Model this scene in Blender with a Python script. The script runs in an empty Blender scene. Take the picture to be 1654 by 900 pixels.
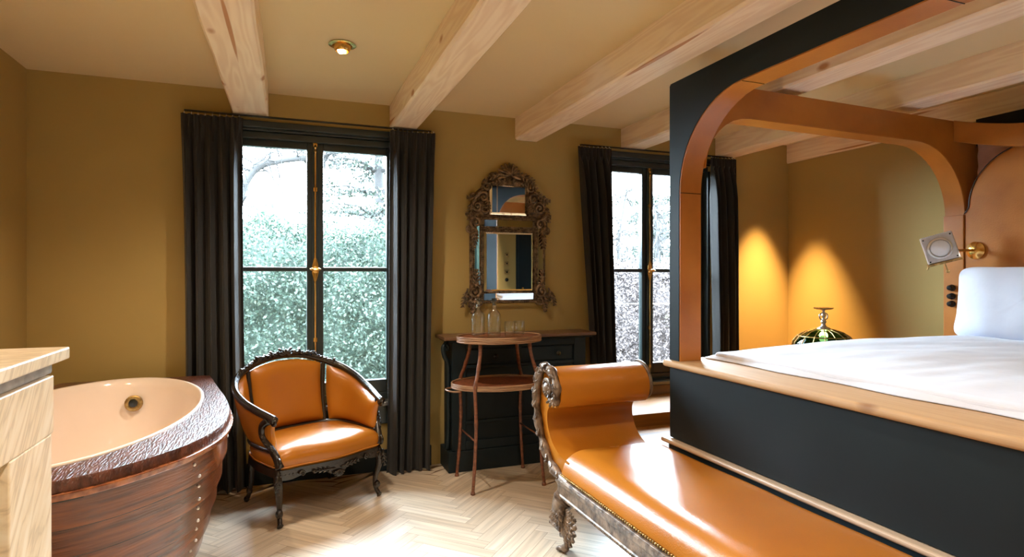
import bpy, math, random
from mathutils import Vector, Matrix
random.seed(7)
sc = bpy.context.scene
C = sc.collection
PI = math.pi

# ------------------------------------------------------------------ camera
W_PX, H_PX, F_PX = 1654, 900, 960
cam_d = bpy.data.cameras.new('camera')
cam_d.sensor_width = 36
cam_d.lens = 36 * F_PX / W_PX
cam_d.shift_y = -5 / W_PX
cam_d.clip_start = 0.02
cam_d.clip_end = 200
cam = bpy.data.objects.new('camera', cam_d)
C.objects.link(cam)
cam.location = (0, 0, 1.4)
cam.rotation_euler = (PI / 2, 0, -math.radians(20.8))
sc.camera = cam

# ------------------------------------------------------------------ light and exposure
EXPOSURE = 0.6
SKY = 62.0
SUN = 0.0
LAMP = 2.5
sc.view_settings.view_transform = 'Standard'
sc.view_settings.look = 'None'
sc.view_settings.gamma = 1
sc.view_settings.use_curve_mapping = False
sc.view_settings.exposure = EXPOSURE
world = bpy.data.worlds.new('world')
sc.world = world
world.use_nodes = True
bg = world.node_tree.nodes['Background']
bg.inputs[0].default_value = (0.72, 0.87, 1.0, 1)
bg.inputs[1].default_value = SKY
sc.cycles.use_denoising = True
sc.cycles.max_bounces = 10
sc.cycles.diffuse_bounces = 6
sc.cycles.glossy_bounces = 5
sc.cycles.transmission_bounces = 10
sc.cycles.transparent_max_bounces = 16
sc.cycles.sample_clamp_indirect = 6
sc.cycles.caustics_reflective = False
sc.cycles.caustics_refractive = False


def lamp(name, kind, loc, energy, color=(1, 1, 1), rot=(0, 0, 0), **kw):
    d = bpy.data.lights.new(name, kind)
    d.energy = energy
    d.color = color
    for k, v in kw.items():
        setattr(d, k, v)
    o = bpy.data.objects.new(name, d)
    C.objects.link(o)
    o.location = loc
    o.rotation_euler = rot
    return o


WC = [(0.19, 0.60), (2.93, 0.60)]   # window centre x, half width
WZ0, WZ1 = 0.50, 2.40
for cx, hw in WC:                    # portals: sampling help at the two window openings
    p = lamp('window_portal', 'AREA', (cx, 4.60, (WZ0 + WZ1) / 2), 1, rot=(-PI / 2, 0, 0),
             shape='RECTANGLE', size=2 * hw, size_y=WZ1 - WZ0)
    p.data.cycles.is_portal = True


# ------------------------------------------------------------------ materials
def srgb(r, g, b):
    f = lambda c: (c / 255 / 12.92) if c / 255 <= 0.04045 else ((c / 255 + 0.055) / 1.055) ** 2.4
    return (f(r), f(g), f(b), 1)


def c4(c):
    return tuple(c) if len(c) == 4 else tuple(c) + (1,)


def material(name, col, rough=0.5, metal=0.0, col2=None, scale=(4, 4, 4), nscale=1.0, detail=4, bump=0.0,
             bscale=40.0, coat=0.0, spec=0.5, contrast=(0.35, 0.65), rvar=0.0, sheen=0.0, bmap=None):
    m = bpy.data.materials.new(name)
    m.use_nodes = True
    nt = m.node_tree
    b = nt.nodes['Principled BSDF']
    b.inputs['Roughness'].default_value = rough
    b.inputs['Metallic'].default_value = metal
    b.inputs['Specular IOR Level'].default_value = spec
    b.inputs['Coat Weight'].default_value = coat
    b.inputs['Coat Roughness'].default_value = 0.12
    if sheen:
        b.inputs['Sheen Weight'].default_value = sheen
    tc = nt.nodes.new('ShaderNodeTexCoord')
    mp = nt.nodes.new('ShaderNodeMapping')
    mp.inputs['Scale'].default_value = scale
    nt.links.new(tc.outputs['Object'], mp.inputs[0])
    no = nt.nodes.new('ShaderNodeTexNoise')
    no.inputs['Scale'].default_value = nscale
    no.inputs['Detail'].default_value = detail
    nt.links.new(mp.outputs[0], no.inputs['Vector'])
    if col2 is None:
        col2 = tuple(x * 0.85 for x in c4(col)[:3]) + (1,)
    r = nt.nodes.new('ShaderNodeValToRGB')
    r.color_ramp.elements[0].position, r.color_ramp.elements[1].position = contrast
    r.color_ramp.elements[0].color = c4(col2)
    r.color_ramp.elements[1].color = c4(col)
    nt.links.new(no.outputs['Fac'], r.inputs[0])
    nt.links.new(r.outputs[0], b.inputs['Base Color'])
    if rvar:
        mr = nt.nodes.new('ShaderNodeMapRange')
        mr.inputs['To Min'].default_value = max(0.03, rough - rvar)
        mr.inputs['To Max'].default_value = rough + rvar
        nt.links.new(no.outputs['Fac'], mr.inputs['Value'])
        nt.links.new(mr.outputs[0], b.inputs['Roughness'])
    if bump:
        n2 = nt.nodes.new('ShaderNodeTexNoise')
        n2.inputs['Scale'].default_value = bscale
        n2.inputs['Detail'].default_value = 3
        if bmap:
            m2 = nt.nodes.new('ShaderNodeMapping')
            m2.inputs['Scale'].default_value = bmap
            nt.links.new(tc.outputs['Object'], m2.inputs[0])
            nt.links.new(m2.outputs[0], n2.inputs['Vector'])
        else:
            nt.links.new(tc.outputs['Object'], n2.inputs['Vector'])
        bp = nt.nodes.new('ShaderNodeBump')
        bp.inputs['Strength'].default_value = bump
        bp.inputs['Distance'].default_value = 0.01
        nt.links.new(n2.outputs['Fac'], bp.inputs['Height'])
        nt.links.new(bp.outputs[0], b.inputs['Normal'])
    return m


def beam_material(name, base, dark, axis='Y'):
    """pale pine: long grain, cathedral figure and small knots"""
    m = bpy.data.materials.new(name)
    m.use_nodes = True
    nt = m.node_tree
    N, L = nt.nodes, nt.links
    b = N['Principled BSDF']
    b.inputs['Roughness'].default_value = 0.55
    tc = N.new('ShaderNodeTexCoord')
    mp = N.new('ShaderNodeMapping')
    mp.inputs['Scale'].default_value = (9, 0.7, 9) if axis == 'Y' else (0.7, 9, 9)
    L.new(tc.outputs['Object'], mp.inputs[0])
    n1 = N.new('ShaderNodeTexNoise')
    n1.inputs['Scale'].default_value = 1.0
    n1.inputs['Detail'].default_value = 2
    L.new(mp.outputs[0], n1.inputs['Vector'])
    mul = N.new('ShaderNodeMath'); mul.operation = 'MULTIPLY'; mul.inputs[1].default_value = 60
    L.new(n1.outputs['Fac'], mul.inputs[0])
    sn = N.new('ShaderNodeMath'); sn.operation = 'SINE'
    L.new(mul.outputs[0], sn.inputs[0])
    r1 = N.new('ShaderNodeMapRange')
    r1.inputs['From Min'].default_value = -1
    r1.inputs['To Min'].default_value = 0.0
    r1.inputs['To Max'].default_value = 0.22
    L.new(sn.outputs[0], r1.inputs['Value'])
    # knots
    m2 = N.new('ShaderNodeMapping')
    m2.inputs['Scale'].default_value = (4.2, 2.0, 4.2) if axis == 'Y' else (2.0, 4.2, 4.2)
    L.new(tc.outputs['Object'], m2.inputs[0])
    vo = N.new('ShaderNodeTexVoronoi')
    vo.inputs['Scale'].default_value = 1
    L.new(m2.outputs[0], vo.inputs['Vector'])
    kr = N.new('ShaderNodeMapRange')
    kr.inputs['From Min'].default_value = 0.05
    kr.inputs['From Max'].default_value = 0.11
    kr.inputs['To Min'].default_value = 1.0
    kr.inputs['To Max'].default_value = 0.0
    L.new(vo.outputs['Distance'], kr.inputs['Value'])
    # long dark checks
    m3 = N.new('ShaderNodeMapping')
    m3.inputs['Scale'].default_value = (14, 0.5, 14) if axis == 'Y' else (0.5, 14, 14)
    L.new(tc.outputs['Object'], m3.inputs[0])
    n3 = N.new('ShaderNodeTexNoise'); n3.inputs['Scale'].default_value = 1; n3.inputs['Detail'].default_value = 1
    L.new(m3.outputs[0], n3.inputs['Vector'])
    cr = N.new('ShaderNodeMapRange')
    cr.inputs['From Min'].default_value = 0.665
    cr.inputs['From Max'].default_value = 0.69
    L.new(n3.outputs['Fac'], cr.inputs['Value'])
    mx = N.new('ShaderNodeMath'); mx.operation = 'MAXIMUM'
    L.new(kr.outputs[0], mx.inputs[0]); L.new(cr.outputs[0], mx.inputs[1])
    mx2 = N.new('ShaderNodeMath'); mx2.operation = 'MAXIMUM'
    L.new(mx.outputs[0], mx2.inputs[0]); L.new(r1.outputs[0], mx2.inputs[1])
    mix = N.new('ShaderNodeMix'); mix.data_type = 'RGBA'
    mix.inputs['A'].default_value = c4(base)
    mix.inputs['B'].default_value = c4(dark)
    L.new(mx2.outputs[0], mix.inputs['Factor'])
    L.new(mix.outputs['Result'], b.inputs['Base Color'])
    bp = N.new('ShaderNodeBump'); bp.inputs['Strength'].default_value = 0.25; bp.inputs['Distance'].default_value = 0.004
    bp.invert = True
    L.new(mx2.outputs[0], bp.inputs['Height']); L.new(bp.outputs[0], b.inputs['Normal'])
    return m


def attr_material(name, stops, rough=0.5, grain=None, bump=0.0, trans=0.0, coat=0.0):
    """colour by a per-piece random attribute, with optional grain along u"""
    m = bpy.data.materials.new(name)
    m.use_nodes = True
    nt = m.node_tree
    N, L = nt.nodes, nt.links
    b = N['Principled BSDF']
    b.inputs['Roughness'].default_value = rough
    b.inputs['Coat Weight'].default_value = coat
    a = N.new('ShaderNodeAttribute'); a.attribute_name = 'rnd'
    r = N.new('ShaderNodeValToRGB')
    while len(r.color_ramp.elements) < len(stops):
        r.color_ramp.elements.new(0.5)
    for e, (p, c) in zip(r.color_ramp.elements, stops):
        e.position = p; e.color = c4(c)
    L.new(a.outputs['Fac'], r.inputs[0])
    out = r.outputs[0]
    if grain:
        uv = N.new('ShaderNodeUVMap')
        mp = N.new('ShaderNodeMapping'); mp.inputs['Scale'].default_value = grain
        L.new(uv.outputs[0], mp.inputs[0])
        no = N.new('ShaderNodeTexNoise'); no.inputs['Scale'].default_value = 1; no.inputs['Detail'].default_value = 4
        L.new(mp.outputs[0], no.inputs['Vector'])
        rr = N.new('ShaderNodeMapRange'); rr.inputs['From Min'].default_value = 0.3; rr.inputs['From Max'].default_value = 0.7
        rr.inputs['To Min'].default_value = 0.72; rr.inputs['To Max'].default_value = 1.08
        L.new(no.outputs['Fac'], rr.inputs['Value'])
        mm = N.new('ShaderNodeVectorMath'); mm.operation = 'SCALE'
        L.new(out, mm.inputs[0]); L.new(rr.outputs[0], mm.inputs['Scale'])
        out = mm.outputs[0]
        if bump:
            bp = N.new('ShaderNodeBump'); bp.inputs['Strength'].default_value = bump; bp.inputs['Distance'].default_value = 0.002
            L.new(no.outputs['Fac'], bp.inputs['Height']); L.new(bp.outputs[0], b.inputs['Normal'])
    L.new(out, b.inputs['Base Color'])
    if trans:
        t = N.new('ShaderNodeBsdfTranslucent')
        L.new(out, t.inputs[0])
        ms = N.new('ShaderNodeMixShader'); ms.inputs[0].default_value = trans
        L.new(b.outputs[0], ms.inputs[1]); L.new(t.outputs[0], ms.inputs[2])
        L.new(ms.outputs[0], N['Material Output'].inputs[0])
    return m


def pane_material():
    m = bpy.data.materials.new('window_glass')
    m.use_nodes = True
    N, L = m.node_tree.nodes, m.node_tree.links
    N.remove(N['Principled BSDF'])
    t = N.new('ShaderNodeBsdfTransparent'); t.inputs[0].default_value = (0.97, 0.99, 0.99, 1)
    g = N.new('ShaderNodeBsdfGlossy'); g.inputs['Roughness'].default_value = 0.02
    f = N.new('ShaderNodeFresnel'); f.inputs[0].default_value = 1.25
    ms = N.new('ShaderNodeMixShader')
    L.new(f.outputs[0], ms.inputs[0]); L.new(t.outputs[0], ms.inputs[1]); L.new(g.outputs[0], ms.inputs[2])
    L.new(ms.outputs[0], N['Material Output'].inputs[0])
    return m


def drink_glass(name, tint, ior=1.45):
    m = bpy.data.materials.new(name)
    m.use_nodes = True
    b = m.node_tree.nodes['Principled BSDF']
    b.inputs['Base Color'].default_value = c4(tint)
    b.inputs['Roughness'].default_value = 0.03
    b.inputs['Transmission Weight'].default_value = 1.0
    b.inputs['IOR'].default_value = ior
    return m


def emit(name, col, s):
    m = bpy.data.materials.new(name)
    m.use_nodes = True
    b = m.node_tree.nodes['Principled BSDF']
    b.inputs['Emission Color'].default_value = c4(col)
    b.inputs['Emission Strength'].default_value = s
    b.inputs['Base Color'].default_value = c4(col)
    return m


def marble():
    m = bpy.data.materials.new('marble')
    m.use_nodes = True
    N, L = m.node_tree.nodes, m.node_tree.links
    b = N['Principled BSDF']; b.inputs['Roughness'].default_value = 0.3
    tc = N.new('ShaderNodeTexCoord')
    m0 = N.new('ShaderNodeMapping'); m0.inputs['Rotation'].default_value = (0.62, 0.25, 0.0)
    L.new(tc.outputs['Object'], m0.inputs[0])
    mp = N.new('ShaderNodeMapping'); mp.inputs['Scale'].default_value = (7, 26, 4)
    L.new(m0.outputs[0], mp.inputs[0])
    n = N.new('ShaderNodeTexNoise'); n.inputs['Scale'].default_value = 1.0; n.inputs['Detail'].default_value = 6
    n.inputs['Distortion'].default_value = 0.5
    L.new(mp.outputs[0], n.inputs['Vector'])
    ab = N.new('ShaderNodeMath'); ab.operation = 'SUBTRACT'; ab.inputs[1].default_value = 0.5
    L.new(n.outputs['Fac'], ab.inputs[0])
    a2 = N.new('ShaderNodeMath'); a2.operation = 'ABSOLUTE'
    L.new(ab.outputs[0], a2.inputs[0])
    r = N.new('ShaderNodeValToRGB')
    e = r.color_ramp.elements
    e[0].position = 0.0; e[0].color = srgb(214, 194, 164)
    e[1].position = 0.045; e[1].color = srgb(236, 216, 184)
    k = r.color_ramp.elements.new(0.16); k.color = srgb(246, 232, 208)
    L.new(a2.outputs[0], r.inputs[0])
    L.new(r.outputs[0], b.inputs['Base Color'])
    return m


M = {}
M['wall'] = material('wall_paint', (0.42, 0.305, 0.108), 0.7, col2=(0.40, 0.288, 0.10), scale=(1, 1, 1), nscale=1.5, bump=0.04, bscale=60, spec=0.3)
M['ceiling'] = material('ceiling_paint', (0.74, 0.60, 0.36), 0.65, col2=(0.72, 0.58, 0.345), scale=(1, 1, 1), nscale=1, spec=0.3)
M['beam'] = beam_material('pale_pine', srgb(248, 230, 205), srgb(190, 138, 92))
M['oak'] = beam_material('oak_board', srgb(186, 150, 108), srgb(140, 100, 62))
M['step'] = beam_material('step_oak', srgb(132, 84, 30), srgb(90, 52, 18), 'X')
M['step'].node_tree.nodes['Principled BSDF'].inputs['Specular IOR Level'].default_value = 0.15
M['floor'] = attr_material('herringbone_oak', [(0, srgb(206, 188, 164)), (0.5, srgb(218, 202, 180)), (1, srgb(230, 216, 196))], 0.33, grain=(2.5, 40, 1), bump=0.06, coat=0.5)
M['gap'] = material('floor_gap', srgb(110, 80, 50), 0.6)
M['black'] = material('dark_paint', (0.009, 0.017, 0.022), 0.5, col2=(0.008, 0.015, 0.019), nscale=1, spec=0.25)
M['winblack'] = material('window_paint', (0.022, 0.032, 0.036), 0.3, nscale=1)
M['leather'] = material('tan_leather', (0.46, 0.17, 0.016), 0.26, col2=(0.36, 0.12, 0.011), scale=(3, 3, 3), nscale=1.0, detail=1.5, contrast=(0.15, 0.85), bump=0.10, bscale=190, coat=0.03, rvar=0.03)
M['bedleather'] = material('bed_leather', (0.48, 0.18, 0.030), 0.33, col2=(0.37, 0.125, 0.02), scale=(3, 3, 3), nscale=1.2, detail=5, bump=0.08, bscale=120)
M['satin'] = material('copper_satin', (0.62, 0.36, 0.27), 0.3, nscale=2, bump=0.3, bscale=14)
M['chairwood'] = material('black_walnut', (0.018, 0.013, 0.010), 0.26, coat=0.3, nscale=3, bump=0.2, bscale=60)
M['carved'] = material('weathered_carving', (0.26, 0.185, 0.13), 0.36, col2=(0.055, 0.034, 0.022), scale=(30, 30, 30), nscale=0.8, bump=0.3, bscale=60, metal=0.25)
M['frame'] = material('bronze_carving', (0.34, 0.235, 0.14), 0.30, col2=(0.06, 0.04, 0.026), scale=(30, 30, 30), nscale=1.3, bump=0.4, bscale=90, metal=0.6)
M['mahog'] = material('mahogany_planks', (0.235, 0.062, 0.016), 0.25, col2=(0.085, 0.024, 0.010), scale=(3, 3, 34), nscale=1.0, bump=0.25, bscale=1.0, bmap=(9, 9, 150), coat=0.35)
def seam_shade(m, z0, pitch, w=0.0022):  # dark line at each plank seam, lap shadow painted into the colour
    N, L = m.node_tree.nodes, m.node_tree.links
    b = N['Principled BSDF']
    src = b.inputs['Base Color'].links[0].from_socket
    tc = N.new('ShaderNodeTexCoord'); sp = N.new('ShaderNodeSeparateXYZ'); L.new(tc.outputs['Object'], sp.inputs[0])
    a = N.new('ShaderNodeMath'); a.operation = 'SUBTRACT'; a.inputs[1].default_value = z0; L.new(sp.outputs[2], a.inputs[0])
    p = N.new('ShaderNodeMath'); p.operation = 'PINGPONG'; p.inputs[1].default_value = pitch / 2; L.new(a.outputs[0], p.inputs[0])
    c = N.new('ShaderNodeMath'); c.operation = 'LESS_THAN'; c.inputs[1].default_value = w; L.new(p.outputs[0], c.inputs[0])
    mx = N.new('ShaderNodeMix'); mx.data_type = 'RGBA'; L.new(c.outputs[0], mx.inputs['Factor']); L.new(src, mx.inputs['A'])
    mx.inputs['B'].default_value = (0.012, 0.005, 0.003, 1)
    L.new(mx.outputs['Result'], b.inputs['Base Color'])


seam_shade(M['mahog'], 0.0, 0.715 / 6)
M['strake'] = material('polished_strake', (0.42, 0.14, 0.045), 0.25, col2=(0.16, 0.04, 0.015), nscale=6, coat=0.4)
M['deck'] = material('mahogany_deck', (0.155, 0.052, 0.032), 0.3, col2=(0.06, 0.02, 0.014), scale=(60, 8, 20), nscale=1.0, bump=0.7, bscale=1.0, bmap=(150, 26, 60), coat=0.3)
M['tub'] = material('cream_enamel', srgb(236, 222, 212), 0.16, col2=srgb(232, 218, 207), nscale=1)
M['brass'] = material('brass', (0.80, 0.50, 0.16), 0.24, 1.0, col2=(0.62, 0.36, 0.10), nscale=3)
M['agedbrass'] = material('aged_brass', (0.55, 0.38, 0.16), 0.34, 1.0, col2=(0.25, 0.16, 0.06), nscale=12)
M['silver'] = material('brushed_nickel', (0.78, 0.74, 0.70), 0.33, 1.0, nscale=9)
M['curtain'] = material('charcoal_curtain', (0.020, 0.019, 0.018), 0.8, col2=(0.014, 0.013, 0.013), scale=(60, 60, 6), nscale=1, sheen=0.1, bump=0.1, bscale=300)
M['teal'] = material('teal_curtain', (0.05, 0.13, 0.15), 0.7, nscale=3)
M['linen'] = material('white_linen', (0.66, 0.69, 0.78), 0.75, col2=(0.63, 0.66, 0.76), nscale=2, sheen=0.2, bump=0.15, bscale=16)
M['marble'] = marble()
M['greystone'] = material('grey_marble', srgb(178, 170, 158), 0.4, col2=srgb(140, 132, 122), nscale=6)
M['soot'] = material('firebox', (0.05, 0.03, 0.02), 0.8)
M['rattan'] = material('rattan', (0.23, 0.085, 0.042), 0.4, col2=(0.11, 0.04, 0.022), scale=(20, 20, 60), nscale=1)
M['paleedge'] = material('split_cane', (0.42, 0.26, 0.15), 0.45, col2=(0.20, 0.10, 0.05), scale=(8, 8, 120), nscale=1)
M['woven'] = material('woven_cane', (0.30, 0.09, 0.035), 0.5, col2=(0.13, 0.045, 0.02), scale=(55, 55, 1), nscale=1)
M['walnut'] = material('brown_board', (0.17, 0.09, 0.045), 0.4, col2=(0.11, 0.055, 0.028), scale=(2, 20, 20), nscale=1)
M['glass'] = pane_material()
M['clear'] = pane_material()
M['clear'].name = 'clear_glass'
def clear_glass(m):
    N, L = m.node_tree.nodes, m.node_tree.links
    ms = [n_ for n_ in N if n_.type == 'MIX_SHADER'][0]
    lw = N.new('ShaderNodeLayerWeight'); lw.inputs[0].default_value = 0.35
    mr = N.new('ShaderNodeMapRange'); mr.inputs['To Min'].default_value = 0.05; mr.inputs['To Max'].default_value = 0.42
    L.new(lw.outputs['Facing'], mr.inputs['Value']); L.new(mr.outputs[0], ms.inputs[0])


clear_glass(M['clear'])
M['clear2'] = drink_glass('shade_glass', (0.35, 0.75, 0.55), 1.3)
M['mirror'] = material('mirror_silver', (0.86, 0.88, 0.88), 0.015, 1.0, col2=(0.86, 0.88, 0.88))
M['bulb'] = emit('bulb_glow', (1, 0.72, 0.38), 25)
M['headgrey'] = material('pale_metal', (0.60, 0.58, 0.57), 0.35, 0.35, nscale=9)
M['dimbulb'] = emit('dim_bulb', (1, 0.72, 0.38), 3)
M['lens'] = material('reading_lens', (0.9, 0.93, 0.97), 0.08, nscale=1)
M['cork'] = material('stopper', (0.30, 0.19, 0.10), 0.6)
M['blackcap'] = material('black_plastic', (0.012, 0.012, 0.012), 0.25)
M['bark'] = material('bark', (0.09, 0.075, 0.062), 0.9, col2=(0.05, 0.04, 0.034), nscale=5)
M['leaf'] = attr_material('hedge_leaf', [(0, (0.012, 0.026, 0.018)), (0.6, (0.022, 0.038, 0.027)), (1, (0.045, 0.060, 0.042))], 0.6, trans=0.3)
M['needle'] = attr_material('cedar_needle', [(0, (0.005, 0.011, 0.008)), (1, (0.014, 0.022, 0.014))], 0.6)
M['twig'] = material('outdoor_bark', (0.009, 0.008, 0.008), 0.9, nscale=5)
M['russet'] = attr_material('russet_twig', [(0, (0.022, 0.015, 0.015)), (0.6, (0.036, 0.026, 0.026)), (1, (0.055, 0.042, 0.040))], 0.8)
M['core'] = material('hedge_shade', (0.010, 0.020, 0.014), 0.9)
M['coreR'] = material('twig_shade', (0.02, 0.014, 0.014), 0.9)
M['grass'] = material('garden_ground', (0.05, 0.06, 0.03), 0.9)
M['render'] = material('pale_render', (0.017, 0.0165, 0.0165), 0.9)


# ------------------------------------------------------------------ mesh builder
class MB:
    def __init__(s):
        s.v, s.f, s.rnd, s.uv = [], [], None, None

    def add(s, vs, fs):
        o = len(s.v)
        s.v += [tuple(p) for p in vs]
        s.f += [tuple(i + o for i in f) for f in fs]
        return s

    def box(s, x0, x1, y0, y1, z0, z1):
        v = [(x, y, z) for z in (z0, z1) for y in (y0, y1) for x in (x0, x1)]
        return s.add(v, [(0, 2, 3, 1), (4, 5, 7, 6), (0, 1, 5, 4), (2, 6, 7, 3), (0, 4, 6, 2), (1, 3, 7, 5)])

    def grid(s, fn, nu, nv, cu=False, cv=False, flip=False):
        vs = [fn(i / (nu if cu else nu - 1), j / (nv if cv else nv - 1)) for i in range(nu) for j in range(nv)]
        fs = []
        for i in range(nu if cu else nu - 1):
            for j in range(nv if cv else nv - 1):
                a, b_ = i * nv + j, i * nv + (j + 1) % nv
                c, d = ((i + 1) % nu) * nv + (j + 1) % nv, ((i + 1) % nu) * nv + j
                fs.append((a, b_, c, d) if flip else (a, d, c, b_))
        return s.add(vs, fs)

    def slab(s, fn, nu, nv, th):
        """a closed shell: fn(u,v)->point, th(u,v)->thickness vector"""
        f2 = lambda u, v: Vector(fn(u, v)) + Vector(th(u, v))
        s.grid(fn, nu, nv)
        s.grid(f2, nu, nv, flip=True)
        edge = [(i / (nu - 1), 0) for i in range(nu)] + [(1, j / (nv - 1)) for j in range(1, nv)] + \
               [(i / (nu - 1), 1) for i in range(nu - 2, -1, -1)] + [(0, j / (nv - 1)) for j in range(nv - 2, 0, -1)]
        n = len(edge)
        vs = [fn(*e) for e in edge] + [f2(*e) for e in edge]
        s.add(vs, [(i, i + n, (i + 1) % n + n, (i + 1) % n) for i in range(n)])
        return s

    def tube(s, pts, rad, n=8, flat=1.0, closed=False, up=None):
        pts = [Vector(p) for p in pts]
        m = len(pts)
        R = rad if isinstance(rad, (list, tuple)) else [rad] * m
        rings = []
        t0 = (pts[1] - pts[0]).normalized()
        nrm = Vector(up) if up else (Vector((0, 0, 1)) if abs(t0.z) < 0.9 else Vector((1, 0, 0)))
        for i in range(m):
            if closed:
                t = (pts[(i + 1) % m] - pts[i - 1]).normalized()
            else:
                t = (pts[min(i + 1, m - 1)] - pts[max(i - 1, 0)]).normalized()
            nrm = (nrm - t * nrm.dot(t))
            if nrm.length < 1e-5:
                nrm = t.orthogonal()
            nrm.normalize()
            bi = t.cross(nrm)
            rings.append([pts[i] + (nrm * math.cos(a) * flat + bi * math.sin(a)) * R[i]
                          for a in [2 * PI * k / n for k in range(n)]])
        vs = [p for r in rings for p in r]
        fs = []
        for i in range(m if closed else m - 1):
            for k in range(n):
                a, b_ = i * n + k, i * n + (k + 1) % n
                j = (i + 1) % m
                fs.append((a, b_, j * n + (k + 1) % n, j * n + k))
        if not closed:
            fs.append(tuple(range(n - 1, -1, -1)))
            fs.append(tuple((m - 1) * n + k for k in range(n)))
        return s.add(vs, fs)

    def lathe(s, prof, n=24, c=(0, 0, 0), sx=1, sy=1, axis=None, caps=True):
        """prof: list of (r, h); revolved about +Z through c, or about axis"""
        q = Vector((0, 0, 1)).rotation_difference(Vector(axis)) if axis else None
        vs = []
        for r, h in prof:
            for k in range(n):
                p = Vector((r * math.cos(2 * PI * k / n) * sx, r * math.sin(2 * PI * k / n) * sy, h))
                if q:
                    p = q @ p
                vs.append(p + Vector(c))
        fs = [(i * n + k, i * n + (k + 1) % n, (i + 1) * n + (k + 1) % n, (i + 1) * n + k)
              for i in range(len(prof) - 1) for k in range(n)]
        if caps:
            fs.append(tuple(range(n - 1, -1, -1)))
            fs.append(tuple((len(prof) - 1) * n + k for k in range(n)))
        return s.add(vs, fs)

    def ball(s, c, r, n=8, m=6, sx=1, sy=1, sz=1):
        vs = [Vector(c) + Vector((0, 0, -r * sz))]
        for i in range(1, m):
            a = PI * i / m
            for k in range(n):
                b_ = 2 * PI * k / n
                vs.append(Vector(c) + Vector((r * sx * math.sin(a) * math.cos(b_), r * sy * math.sin(a) * math.sin(b_), -r * sz * math.cos(a))))
        vs.append(Vector(c) + Vector((0, 0, r * sz)))
        fs = [(0, 1 + (k + 1) % n, 1 + k) for k in range(n)]
        for i in range(m - 2):
            for k in range(n):
                fs.append((1 + i * n + k, 1 + i * n + (k + 1) % n, 1 + (i + 1) * n + (k + 1) % n, 1 + (i + 1) * n + k))
        L_ = len(vs) - 1
        fs += [(L_, 1 + (m - 2) * n + k, 1 + (m - 2) * n + (k + 1) % n) for k in range(n)]
        return s.add(vs, fs)

    def prism(s, poly, fn, d0, d1):
        """poly in 2-D, fn(a, b, d) -> 3-D"""
        n = len(poly)
        vs = [fn(a, b_, d0) for a, b_ in poly] + [fn(a, b_, d1) for a, b_ in poly]
        fs = [tuple(range(n - 1, -1, -1)), tuple(range(n, 2 * n))]
        fs += [(i, (i + 1) % n, (i + 1) % n + n, i + n) for i in range(n)]
        return s.add(vs, fs)

    def build(s, name, mat, parent=None, smooth=False, bevel=0.0, segs=2, sub=0, autosmooth=None):
        me = bpy.data.meshes.new(name)
        me.from_pydata([tuple(p) for p in s.v], [], s.f)
        me.validate()
        import bmesh
        bm = bmesh.new(); bm.from_mesh(me)
        bmesh.ops.recalc_face_normals(bm, faces=bm.faces)
        bm.to_mesh(me); bm.free()
        me.materials.append(mat)
        if smooth:
            me.shade_smooth()
            if autosmooth:
                me.set_sharp_from_angle(angle=math.radians(autosmooth))
        if s.rnd is not None:
            a = me.attributes.new('rnd', 'FLOAT', 'FACE')
            a.data.foreach_set('value', s.rnd)
        if s.uv is not None:
            u = me.uv_layers.new(name='UVMap')
            u.data.foreach_set('uv', s.uv)
        o = bpy.data.objects.new(name, me)
        C.objects.link(o)
        if parent:
            o.parent = parent
        if bevel:
            b = o.modifiers.new('b', 'BEVEL'); b.width = bevel; b.segments = segs; b.limit_method = 'ANGLE'; b.angle_limit = 0.6
        if sub:
            b = o.modifiers.new('s', 'SUBSURF'); b.levels = sub; b.render_levels = sub
        return o


def tag(o, label=None, cat=None, group=None, kind=None):
    if label: o['label'] = label
    if cat: o['category'] = cat
    if group: o['group'] = group
    if kind: o['kind'] = kind
    return o


def thing(name, label, cat, loc=(0, 0, 0), rotz=0, group=None, kind=None):
    o = bpy.data.objects.new(name, None)
    C.objects.link(o)
    o.location = loc
    o.rotation_euler = (0, 0, rotz)
    o.empty_display_size = 0.1
    return tag(o, label, cat, group, kind)


def struct(o, label=None):
    o['kind'] = 'structure'
    if label: o['label'] = label
    return o


def copy_tree(o, parent=None):
    c = o.copy()
    C.objects.link(c)
    if parent: c.parent = parent
    for ch in list(o.children):
        copy_tree(ch, c)
    return c


def catmull(P, n=8, closed=False):
    P = [Vector(p) for p in P]
    out = []
    m = len(P)
    for i in range(m if closed else m - 1):
        g = (lambda k: P[k % m]) if closed else (lambda k: P[max(0, min(m - 1, k))])
        p0, p1, p2, p3 = g(i - 1), g(i), g(i + 1), g(i + 2)
        for k in range(n):
            t = k / n
            out.append(0.5 * ((2 * p1) + (-p0 + p2) * t + (2 * p0 - 5 * p1 + 4 * p2 - p3) * t * t + (-p0 + 3 * p1 - 3 * p2 + p3) * t ** 3))
    if not closed:
        out.append(P[-1])
    return out


def lerp_path(P, t):
    n = len(P) - 1
    x = max(0, min(1, t)) * n
    i = min(int(x), n - 1)
    return P[i].lerp(P[i + 1], x - i)


# ================================================================== ROOM
XL, XR, YW, YB, ZC = -1.44, 4.43, 4.32, -1.7, 2.625
TH = 0.34
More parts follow.
